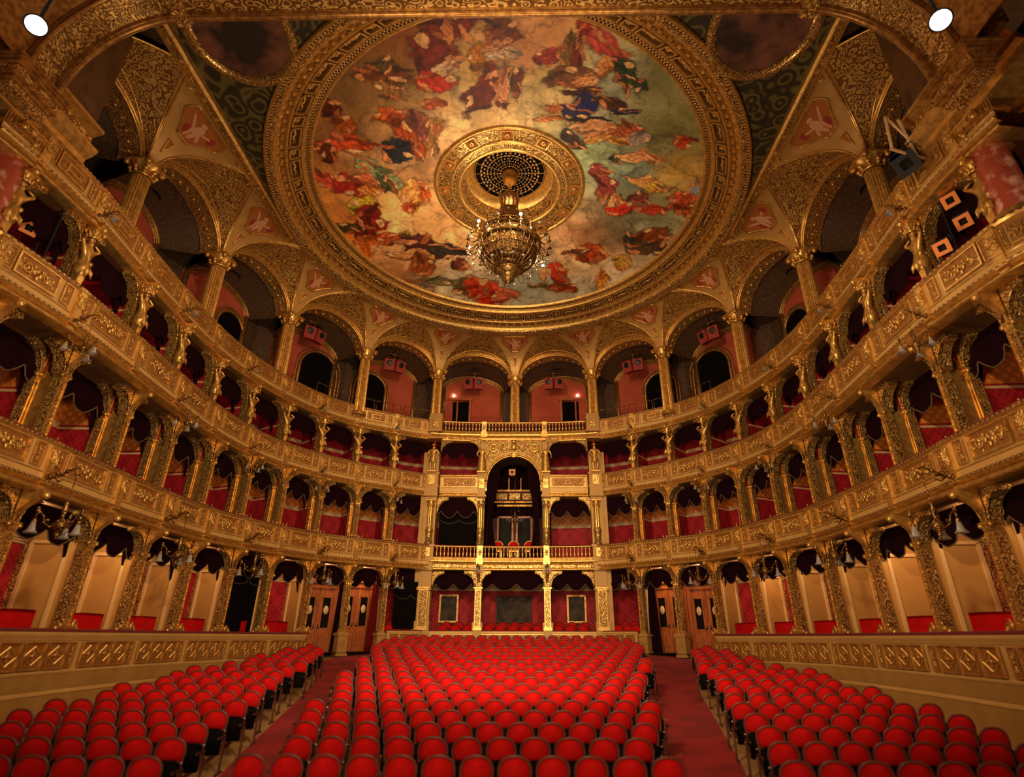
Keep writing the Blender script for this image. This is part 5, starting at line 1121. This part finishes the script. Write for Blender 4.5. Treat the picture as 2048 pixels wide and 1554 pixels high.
# ---------------------------------------------------------------- hand rails in the gallery
for side in (-1, 1):
    for j, (i0, i1) in enumerate(((1.95, 2.75), (2.85, 3.5), (3.55, 4.2), (4.3, 5.0))):
        m = MB(); m.smooth = True; A = [off(*bpt(3, i0+(i1-i0)*k/6, side), .45) for k in range(7)]; z0, z1 = 10.9, 11.85
        m.tube([(A[0][0], A[0][1], z0), (A[0][0], A[0][1], z1)]+[(x, y, z1+.02) for x, y in A]+[(A[-1][0], A[-1][1], z1), (A[-1][0], A[-1][1], z0)], .022, 5)
        for k in (2, 4): m.tube([(A[k][0], A[k][1], z0), (A[k][0], A[k][1], z1)], .015, 4)
        tag(build(m, 'safety_rail', 'brass'), f'thin brass safety rail on the gallery front, {ORD[j]} {SIDE[side]} of the central block', 'rail', 'gallery safety rails')
# gallery rear doors
for k, s in enumerate((-1, 1)):
    m = MB(); F = frame((s*3.7, 31.5), (0, 1), 11.3)
    for x in (-.85, .85): m.box((x, 0, 1.15), (.12, .14, 2.3))
    m.box((0, 0, 2.35), (1.95, .16, .14)); m.box((.05, 0, 1.1), (.08, .1, 2.2)); m.cur = 1; m.box((0, .05, 1.1), (1.7, .04, 2.2)); struct(build(m, f'door_{k+5}', ('wood', 'black'), None, F))
# twin loudspeakers
def speakers(x, y, z, n, lab):
    F = frame((x, y), n, z); t = thing('loudspeaker_pair', lab, 'loudspeaker', F, 'gallery loudspeakers')
    for s in (-1, 1):
        R = Matrix.Translation((s*.29, 0, 0)) @ Matrix.Rotation(s*.22, 4, 'Z') @ Matrix.Rotation(.25, 4, 'X'); m = MB(); m.box((0, 0, 0), (.55, .42, .66)); c = build(m, 'cabinet', 'spk', t, R)
        m = MB(); m.smooth = True; m.lathe([(.17, 0), (.16, .02), (.12, -.03), (.001, -.05)], 18)
        for q in range(len(m.v)): a, b, cc_ = m.v[q]; m.v[q] = (a, -.22-abs(cc_)*.5, b+.1)
        build(m, 'cone', 'metal_black', c)
    m = MB(); m.smooth = True; m.tube([(0, .05, .30), (0, .05, 1.25)], .03, 6); m.tube([(-.45, .05, .75), (.45, .05, .75)], .025, 5); [m.tube([(s*.5, .1, .2), (s*.5, .1, .45), (s*.3, .08, .6), (s*.12, .08, .5)], .018, 5) for s in (-1, 1)]; build(m, 'bracket', 'brass', t)
for x, y, z, n, lab in ((-2.56, 30.5, 14.25, (0, 1), 'pair of dull red loudspeakers in the gallery arch just left of the centre column'), (2.36, 30.5, 14.25, (0, 1), 'pair of dull red loudspeakers in the gallery arch just right of the centre column'),
                        (-7.0, 28.2, 14.35, (-.5, .85), 'pair of dull red loudspeakers in the second gallery arch left of centre'), (6.9, 28.3, 14.35, (.5, .85), 'pair of dull red loudspeakers in the second gallery arch right of centre'),
                        (-10.6, 25.0, 14.6, (-.8, .6), 'pair of dull red loudspeakers in the third gallery arch left of centre'), (10.4, 25.2, 14.6, (.8, .6), 'pair of dull red loudspeakers in the third gallery arch right of centre')):
    speakers(x, y, z, n, lab)
for x, lab in ((-3.9, 'small round white wall light on the red gallery wall, left of centre'), (3.9, 'small round white wall light on the red gallery wall, right of centre')):
    m = MB(); m.smooth = True; m.ball((x, 31.45, 13.9), .07, 10, 8, (1, .6, 1)); m.mi = [0]*len(m.mi); o = build(m, 'wall_light', 'bulb'); tag(o, lab, 'lamp', 'gallery wall lights')

# ---------------------------------------------------------------- bracket chandeliers on the tier fronts
def lamp_meshes():
    out = {}
    m = MB(); m.smooth = True; m.tube([(0, 0, 0), (0, -.18, .02), (0, -.34, .12), (0, -.50, .20), (0, -.62, .16), (0, -.60, .05), (0, -.50, .06)], [.035, .03, .028, .025, .022, .02, .018], 6); spiral(m, .0, .0, .0001, .1, 1); m.ball((0, -.02, 0), .07, 8, 6); m.ball((0, -.34, .12), .05, 6, 5)
    m.tube([(0, -.1, .0), (0, -.22, -.10), (0, -.34, -.04), (0, -.28, .04)], .02, 5); [m.ball((x, -.2, .06), .05, 6, 4) for x in (-.06, .06)]; out['wall_bracket'] = m.mesh('wall_bracket', 'brass')
    m = MB(); m.smooth = True
    for k in range(9): m.ball((0, -.56, .03-k*.06), .024, 5, 4, (.7, .7, 1.3))
    out['chain'] = m.mesh('chain', 'brass')
    m = MB(); m.smooth = True; m.lathe([(.02, -.5), (.05, -.56), (.03, -.62), (.07, -.68), (.04, -.76), (.03, -.85), (.10, -.93), (.13, -1.0), (.09, -1.07), (.03, -1.12), (.05, -1.17), (.02, -1.22), (.001, -1.27)], 12, (0, -.56, 0)); out['stem'] = m.mesh('stem', 'brass')
    m = MB(); m.smooth = True; m.tube([(.06, 0, -.98), (.16, 0, -1.05), (.27, 0, -.98), (.30, 0, -.85), (.38, 0, -.78), (.42, 0, -.84), (.42, 0, -.95)], .018, 5); m.tube([(.27, 0, -.95), (.2, 0, -.90), (.21, 0, -.97)], .014, 5); m.lathe([(.03, -.70), (.035, -.78), (.02, -.80)], 8, (.42, 0, 0)); m.lathe([(.035, -.93), (.05, -.97), (.04, -1.0)], 8, (.42, 0, 0)); out['arm'] = m.mesh('arm', 'brass')
    m = MB(); m.smooth = True; m.lathe([(.035, -.98), (.05, -1.05), (.07, -1.14), (.12, -1.20), (.11, -1.20), (.06, -1.14), (.03, -1.0)], 14, (.42, 0, 0)); out['bell_shade'] = m.mesh('bell_shade', 'glass')
    return out
LM = lamp_meshes()
def bracket_lamp(F, lab, arms, scale_, grp):
    t = thing('bracket_chandelier', lab, 'lamp', F @ Matrix.Scale(scale_, 4), grp); put('wall_bracket', LM['wall_bracket'], t)
    if arms:
        put('chain', LM['chain'], t); st = put('stem', LM['stem'], t)
        for k in range(arms):
            a = put('arm', LM['arm'], t, Matrix.Translation((0, -.56, 0)) @ Matrix.Rotation(2*PI*k/arms+.35, 4, 'Z')); put('bell_shade', LM['bell_shade'], a)
    else:
        put('bell_shade', LM['bell_shade'], t, Matrix.Translation((-.42, -.55, 1.0)))
for tier, arms, s_, dz, words in ((1, 3, 1.12, .34, 'brass three-arm bracket chandelier with white bell shades below the first tier'), (2, 3, .8, .30, 'brass bracket chandelier with bell shades below the second tier'), (3, 0, .8, .30, 'small brass bracket lamp with one shade below the gallery front')):
    for side in (-1, 1):
        for j, i in enumerate((3, 5, 7, 9, 11)):
            a, b = bpt(tier, i, side); bracket_lamp(frame(off(a, b, -.10), b, ZF[tier]+dz), f'{words}, {ORD[j]} on the {SIDE[side]}', arms, s_, f'bracket lamps of tier {tier}')
for s in (-1, 1): bracket_lamp(frame((s*1.70, 28.25), (0, 1), 3.1) @ Matrix.Rotation(0, 4, 'Z'), f'small brass lamp with a bell shade on the pier {SIDE[s]} of the middle stalls box', 0, 1.0, 'central pier lamps')
for s in (-1, 1): bracket_lamp(frame((s*1.55, 28.25), (0, 1), 6.35), f'small bell-shaded brass lamp on the capital at the {SIDE[s]} foot of the royal arch', 0, .8, 'royal arch lamps')
# chandelier inside the royal box
t = thing('royal_chandelier', 'small crystal chandelier on a long rod inside the central royal box', 'chandelier', Matrix.Translation((.05, 29.8, 0)))
m = MB(); m.smooth = True; m.tube([(0, 0, 9.0), (0, 0, 6.1)], .02, 5); m.lathe([(.03, 6.3), (.08, 6.1), (.05, 5.9), (.14, 5.75), (.08, 5.6), (.03, 5.45), (.001, 5.35)], 12); build(m, 'stem', 'brass', t)
m = MB(); m.smooth = True
for k in range(8): a = k*PI/4; c, s = math.cos(a), math.sin(a); m.tube([(.08*c, .08*s, 5.75), (.28*c, .28*s, 5.62), (.42*c, .42*s, 5.75)], .014, 4); m.tube([(0, 0, 6.9), (.42*c, .42*s, 5.9)], .006, 3)
build(m, 'arms', 'brass', t)
for k in range(8): m = MB(); m.smooth = True; a = k*PI/4; m.ball((.42*math.cos(a), .42*math.sin(a), 5.80), .045, 8, 6); build(m, 'glass_drop', 'glass', t)
# lantern + camera-like spot in the royal arch
t = thing('arch_spotlight', 'small spotlight with an orange square frame hung in the head of the royal arch', 'spotlight'); m = MB(); m.box((-.1, 29.3, 8.25), (.28, .35, .30)); m.tube([(-.1, 29.3, 8.4), (-.1, 29.3, 8.95)], .02, 5); build(m, 'housing', 'metal_black', t); m = MB(); frame_mb(m, .34, .34, .08, .03); build(m, 'gel_frame', 'orange_frame', t, Matrix.Translation((-.1, 29.1, 8.25)))

# ---------------------------------------------------------------- stalls seats
def seat_meshes():
    out = {}
    W, H = .212, .285
    def outline(w, h, n=14):       # rounded-top shield, z up from 0
        pts = [(-w*.93, 0)]
        for k in range(n+1): a = PI-PI*k/n; x = w*math.copysign(abs(math.cos(a))**.86, math.cos(a)); z = h*.38+h*.62*math.sin(a)**.9; pts.append((x, z))
        pts.append((w*.93, 0)); return pts
    def curve(x): return -.05*math.cos(x/W*1.2)
    m = MB(); m.smooth = True; o = outline(W-.018, H-.018); n = len(o)
    rings = []
    for sc_, dy in ((1, .01), (.93, -.022), (.72, -.045), (.38, -.062)):
        rings.append([(x*sc_, dy+curve(x*sc_)+.05, H*.5+(z-H*.5)*sc_) for x, z in o])
    vs = [p for r_ in rings for p in r_]+[(0, -.066, H*.5)]; fs = [(j*n+i, j*n+(i+1) % n, (j+1)*n+(i+1) % n, (j+1)*n+i) for j in range(3) for i in range(n)]+[(3*n+i, 3*n+(i+1) % n, 4*n) for i in range(n)]
    m.add(vs, fs); m.add([(x, .028+curve(x)+.05, z) for x, z in o], [tuple(range(n))[::-1]]); out['backrest'] = m.mesh('backrest', 'plush')
    m = MB(); m.smooth = True; o2 = outline(W, H, 16); m.tube([(x, .01+curve(x)+.05, z) for x, z in [(-W*.95, -.30)]+o2+[(W*.95, -.30)]], .017, 6); m.smooth = False; m.box((0, .03, -.02), (.40, .03, .04)); m.box((0, .03, -.26), (.40, .03, .04)); out['back_frame'] = m.mesh('back_frame', 'seat_frame')
    m = MB(); m.smooth = True; m.box((0, -.045, -.195), (.38, .08, .36)); m.ball((0, -.045, -.01), .19, 12, 4, (.97, .24, .16)); out['folded_seat'] = m.mesh('folded_seat', 'black')
    m = MB(); m.box((.243, -.02, -.385), (.028, .05, .55)); m.box((.243, -.14, -.10), (.03, .30, .03)); m.box((.243, -.02, -.648), (.03, .30, .03)); m.cur = 1; m.smooth = True; m.ball((.235, -.05, -.02), .018, 6, 4); m.ball((.215, -.06, -.14), .014, 6, 4); out['side_frame'] = m.mesh('side_frame', 'wood_dark', 'steel')
    return out
SM = seat_meshes()
BASE = .665
seats = []
L_END = [-2.90, -2.62, -2.85, -3.11, -3.37, -3.12, -3.37, -3.66, -3.92, -3.66, -3.93, -4.22, -3.97, -4.24, -4.50, -4.74, -4.72, -4.85, -4.70, -4.2]
for r in range(20):
    y = 8.49+.889*r; x = L_END[r]; k = 0
    xs = []
    while x <= -L_END[r]+.14: xs.append(x); x += .5
    for q, x in enumerate(xs): seats.append(('central', r, q, x, y, 0, len(xs)))
S_IN = [4.2, 4.42, 4.60, 4.74, 4.84, 5.0, 5.30, 5.42, 5.66, 5.75, 5.74, 6.05, 6.2, 6.40, 6.55, 7.15]
for s in (-1, 1):
    for r in range(16):
        y = 8.49+.889*r-.12; x = S_IN[r]; lim = 8.35 if r < 10 else 8.35-.15*(r-9)
        q = 0
        while x < lim: seats.append((SIDE[s], r, q, s*x, y, -s*.10, 0)); x += .5; q += 1
seats.sort(key=lambda a: math.hypot(a[3]-.8, a[4]))
far = MB(); far_m = {}
def seatF(x, y, rz): return Matrix.Translation((x, y, floor_z(y)+BASE)) @ Matrix.Rotation(rz, 4, 'Z')
NS = 300
rsd = random.Random(5)
for k, (blk, r, q, x, y, rz, nrow) in enumerate(seats):
    F = seatF(x, y, rz+rsd.uniform(-.03, .03))
    if k < NS:
        if blk == 'central': lab = f'scarlet tip-up stalls seat, central block, {ORD[r]} row from the stage, {ORD[q]} from its left end'
        else: lab = f'scarlet tip-up stalls seat, {blk} block, {ORD[r]} row from the stage, {ORD[q]} from the aisle'
        t = thing('theatre_seat', lab, 'seat', F, 'scarlet stalls seats')
        for nm, me in SM.items(): put(nm, me, t)
        if q == 0: put('side_frame', SM['side_frame'], t, Matrix.Translation((-.486, 0, 0)))
    else:
        for nm, me in SM.items(): far_m.setdefault(nm, []).append(F)
mats_all = ['plush', 'seat_frame', 'black', 'wood_dark', 'steel']; mb = MB()
for nm, Fs in far_m.items():
    me = SM[nm]; co = [v.co.copy() for v in me.vertices]; fs = [tuple(p.vertices) for p in me.polygons]; mi = [mats_all.index({'scarlet_plush': 'plush', 'stained_beech': 'seat_frame', 'black_cloth': 'black', 'dark_mahogany': 'wood_dark', 'bright_steel': 'steel'}[me.materials[p.material_index].name]) for p in me.polygons]
    for F in Fs:
        o = len(mb.f); mb.smooth = True; mb.add([F @ c for c in co], fs); mb.mi[o:] = mi
tag(build(mb, 'theatre_seats', mats_all), 'mass of further scarlet tip-up seats filling the rear rows of the stalls', 'seats', None, 'stuff')
# chairs in the rear stalls boxes
m = MB(); m.smooth = True; m.ball((0, 0, .33), .24, 12, 8, (1, .28, .80)); RB = m.mesh('backrest', 'plush'); m = MB(); m.smooth = True; m.ball((0, -.22, .06), .25, 12, 6, (1, 1, .3)); RS_ = m.mesh('seat', 'plush'); m = MB(); [m.box((a*.18, -.22+b*.18, -.2), (.04, .04, .5)) for a in (-1, 1) for b in (-1, 1)]; m.smooth = True; m.tube([(.25*math.cos(PI*k/12), .03, .33+.21*math.sin(PI*k/12)) for k in range(13)], .018, 5); RL = m.mesh('chair_frame', 'wood_dark')
def rc(x, y, z, n, lab, grp):
    t = thing('box_armchair', lab, 'chair', frame((x, y), n, z), grp); put('backrest', RB, t); put('seat', RS_, t); put('chair_frame', RL, t)
for bx, x0, nn_, nm in ((0, -2.85, 3, 'left-of-centre'), (1, 0, 5, 'middle'), (2, 2.85, 3, 'right-of-centre')):
    for row in (0, 1):
        for j in range(nn_): rc(x0+(j-(nn_-1)/2)*.62+(.1 if row else 0), 29.35+.45*row, .02+.14*row, (0, 1), f'scarlet round-backed chair, {nm} rear stalls box, {"front" if row == 0 else "back"} row, {ORD[j]} from left', 'rear box chairs')
for s in (-1, 1):
    for row in (0, 1):
        for j in range(3 if row == 0 else 2):
            a, b = bpt(0, 2.3+.22*j+.08*row, s); p = off(a, b, .6+.45*row); rc(p[0], p[1], .02+.16*row, b, f'scarlet round-backed chair, {SIDE[s]} corner stalls box beside the pier, {"front" if row == 0 else "back"} row, {ORD[j]} outward', 'rear box chairs')

# ---------------------------------------------------------------- proscenium arch nearest the stage, seen from behind
t = thing('proscenium_arch', 'huge dim gilded proscenium arch spanning the top of the view, flat with rounded shoulders', 'arch')
n = 16; PY = 8.0; W0, W1, ZT, ZS = 7.2, 9.35, 13.2, 10.6
def pro(u, grow, yy):
    """u 0..1 along the intrados, left foot to right foot"""
    if u < .3: a = u/.3*PI/2; x = -W0-(W1-W0+grow*.9)*math.cos(a)*1.0; z = ZS+(ZT-ZS+grow)*math.sin(a); return (x, yy, z)
    if u > .7: a = (1-u)/.3*PI/2; x = W0+(W1-W0+grow*.9)*math.cos(a); z = ZS+(ZT-ZS+grow)*math.sin(a); return (x, yy, z)
    f = (u-.3)/.4; return (-W0+2*W0*f, yy, ZT+grow)
m = MB(); m.smooth = True; m.grid(lambda u, v: pro(u, 0, PY-v*.16), 80, 1, 25, .2); m.grid(lambda u, v: pro(u, .02+.1*v, PY-.16-v*.02), 80, 1, 25, .2); m.grid(lambda u, v: pro(u, .10, PY-.75-v*.12), 80, 1, 25, .2); m.grid(lambda u, v: pro(u, .10-.08*v, PY-.86), 80, 1, 25, .2)
m.grid(lambda u, v: pro(u, .9*v, PY), 80, 1, 25, 1); m.grid(lambda u, v: pro(u, .02+.4*v, PY-1.9), 80, 1, 25, .4)
for yy, r in ((PY-.08, .06), (PY-.80, .05), (PY-1.9, .08)): m.tube([pro(u/80, .0, yy) for u in range(81)], r, 6)
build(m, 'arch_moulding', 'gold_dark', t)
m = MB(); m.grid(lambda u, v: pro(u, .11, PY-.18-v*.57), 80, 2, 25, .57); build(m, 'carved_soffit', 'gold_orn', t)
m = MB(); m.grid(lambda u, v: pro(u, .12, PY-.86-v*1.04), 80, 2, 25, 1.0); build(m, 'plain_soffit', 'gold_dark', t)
m = MB(); m.grid(lambda u, v: pro(u, .42+2.8*v, PY-1.95), 80, 4, 25, 3); build(m, 'arch_face', 'brown_flat', t)
for s in (-1, 1):
    m = MB(); m.smooth = False; m.box((s*7.28, PY-.45, ZT+.02), (.34, 1.0, .22)); m.smooth = True; [m.ball((s*7.28+q*.09, PY-.02-k*.25, ZT-.10), .085, 7, 5) for q in (-1, 1) for k in range(4)]; build(m, 'keystone_boss', 'gold_orn_fine', t)
    m = MB()
    for q, (z_, w_, h_) in enumerate(((-.03, .80, .05), (-.09, .72, .06), (-.16, .62, .07), (-.30, .50, .20), (-.43, .56, .05), (-.50, .44, .08), (-.62, .36, .14))): m.cur = 1 if q in (3, 6) else 0; m.box((s*9.6, PY-.45, ZS+z_), (w_, w_+.5, h_))
    build(m, 'impost', ('gold_dark', 'gold_orn_fine'), t)
# upper stage wall that closes the room above and beside the arch
def wallring(y, nm, mt):
    m = MB(); m.grid(lambda u, v: (lambda p: (p[0]*(1+.6*v), y, p[2]+7*v))(pro(u, .9, y)), 60, 1, 25, 7); struct(build(m, nm, mt))
wallring(PY+.02, 'wall_stage', 'brown_flat')
for s in (-1, 1):
    sd = SIDE[s]
    t = thing('marble_column', f'thick red marble column with gilded capital in the proscenium box, {sd} side', 'column', Matrix.Translation((s*11.15, 9.1, 0)))
    m = MB(); m.smooth = True; m.lathe([(.34, 8.2), (.33, 9.4), (.29, 10.3)], 28); build(m, 'marble_shaft', 'marble', t)
    m = MB(); m.smooth = True; m.lathe([(.46, 7.95), (.46, 8.05), (.38, 8.1), (.42, 8.17), (.34, 8.22)], 24); build(m, 'base', 'gold', t); m = MB(); corinth(m, 10.3, .29, .5); build(m, 'capital', 'gold', t)
    # heavy entablature above marble column
    t = thing('proscenium_entablature', f'stepped gilded entablature over the proscenium box, {sd} side', 'cornice')
    P = [(s*10.5, y) for y in ((10.2, 9.0, 7.2) if s > 0 else (7.2, 9.0, 10.2))]; N = [(s, 0)]*3; m = MB()
    m.sweep([(1.4, 10.8), (.3, 10.8), (.3, 11.0), (.15, 11.05), (.15, 11.2), (.0, 11.3), (-.1, 11.42), (-.1, 11.5), (.2, 11.55)], P, N); m.sweep([(.2, 12.0), (-.05, 12.1), (-.05, 12.2), (.3, 12.3)], P, N); build(m, 'entablature_moulding', 'gold', t); m = MB(); m.sweep([(.3, 12.3), (.3, 16)], P, N); build(m, 'upper_wall', 'brown_flat', t); m = MB(); m.sweep([(.2, 11.55), (.2, 12.0)], P, N); build(m, 'frieze', 'gold_orn', t)
# stage lighting hung in the proscenium boxes and on ladders
def spot(F, lab, c='metal_black', gel='orange_frame', sz=.34):
    t = thing('stage_spotlight', lab, 'spotlight', F); m = MB(); m.smooth = False; m.box((0, .16, 0), (sz*.8, .34, sz*.8)); m.smooth = True; m.tube([(-sz*.55, .15, 0), (-sz*.55, .15, sz*.75), (sz*.55, .15, sz*.75), (sz*.55, .15, 0)], .018, 5); build(m, 'housing', c, t)
    m = MB(); frame_mb(m, sz, sz, sz*.26, .03); build(m, 'gel_frame', gel, t); m = MB(); m.smooth = True; m.lathe([(sz*.3, 0), (sz*.2, -.02), (.001, -.03)], 16)
    for q in range(len(m.v)): a, b, cc_ = m.v[q]; m.v[q] = (a, cc_-.01, b)
    build(m, 'lens', 'smoke_glass', t)
def facing(p, q): 
    v = Vector(p)-Vector(q); return Matrix.Translation(p) @ (Vector(v).to_track_quat('Y', 'Z').to_matrix().to_4x4())
for p, lab in (((11.15, 10.4, 9.78), 'upper orange-framed spotlight among dark equipment in the right proscenium box'), ((11.25, 10.4, 9.12), 'middle orange-framed spotlight in the right proscenium box, beside a red lamp'), ((10.6, 10.5, 8.42), 'lowest orange-framed spotlight on the second-tier rail, right side'),
               ((-11.6, 10.4, 9.85), 'upper orange-framed spotlight in the dark left proscenium box'), ((-11.5, 10.4, 9.15), 'lower orange-framed spotlight in the dark left proscenium box')):
    spot(facing(p, (0, 4, 5)), lab, 'blue_dark')
spot(facing((10.35, 10.3, 10.9), (0, 6, 4)), 'large blue-black spotlight hanging below the right stage lighting ladder', 'blue_dark', 'metal_black', .55)
for s in (-1, 1):
    m = MB()
    x0 = s*11.3
    for dx in (-.15, .15): m.tube([(x0+dx, 10.7, 8.1), (x0+dx, 10.7, 10.6)], .03, 6)
    for z in (8.5, 9.0, 9.5, 10.0): m.tube([(x0-.15, 10.7, z), (x0+.15, 10.7, z)], .02, 5)
    tag(build(m, 'lighting_ladder', 'metal_black'), f'black lighting ladder standing in the {SIDE[s]} proscenium box behind the spotlights', 'ladder')
m = MB(); m.smooth = True; m.ball((11.55, 10.2, 9.35), .10, 10, 8); tag(build(m, 'red_lamp', 'plush'), 'small red lamp beside the middle spotlight in the right proscenium box', 'lamp')
m = MB(); 
for a, b in (((9.9, 9.9, 12.1), (10.9, 10.2, 10.9)), ((10.2, 9.9, 12.0), (10.6, 10.2, 10.9)), ((9.9, 9.9, 12.1), (9.95, 10.1, 11.2)), ((9.9, 10.1, 11.2), (10.9, 10.2, 10.9))): m.tube([a, b], .035, 5)
tag(build(m, 'lighting_bracket', 'cream'), 'pale angled lighting bracket above the blue-black spotlight on the right', 'bracket')
for x, z, lab in ((-8.0, 9.95, 'bright white stage lamp glaring in the upper left corner'), (7.95, 9.75, 'bright white stage lamp glaring in the upper right corner')):
    t = thing('glaring_stage_lamp', lab, 'spotlight', facing((x, 6.05, z), (.8, 0, 0))); m = MB(); m.smooth = True; m.lathe([(.15, -.02), (.16, .0), (.18, .0), (.19, .35), (.14, .5), (.001, .5)], 20)
    for q in range(len(m.v)): a, b, cc_ = m.v[q]; m.v[q] = (a, cc_, b)
    build(m, 'housing', 'metal_black', t); m = MB(); m.lathe([(.15, 0), (.001, 0)], 20)
    for q in range(len(m.v)): a, b, cc_ = m.v[q]; m.v[q] = (a, -.01, b)
    build(m, 'lamp_lens', 'stage_lamp', t); m = MB(); m.tube([(0, .2, .1), (0, .2, 1.6)], .03, 6); build(m, 'hanging_rod', 'metal_black', t)
# outer shell so nothing shows through
m = MB(); m.add([(-17, 6, 18.6), (17, 6, 18.6), (17, 36, 18.6), (-17, 36, 18.6)], [(0, 1, 2, 3)]); m.v = [(a, b, 19.8) for a, b, c_ in m.v]; struct(build(m, 'ceiling_outer', 'brown_flat'))
m = MB(); m.add([(-17, 36, -3), (17, 36, -3), (17, 36, 19.8), (-17, 36, 19.8)], [(0, 1, 2, 3)]); m.add([(-17, 6, -3), (-17, 36, -3), (-17, 36, 19.8), (-17, 6, 19.8)], [(0, 1, 2, 3)]); m.add([(17, 6, -3), (17, 36, -3), (17, 36, 19.8), (17, 6, 19.8)], [(3, 2, 1, 0)]); struct(build(m, 'wall_shell', 'brown_flat'))
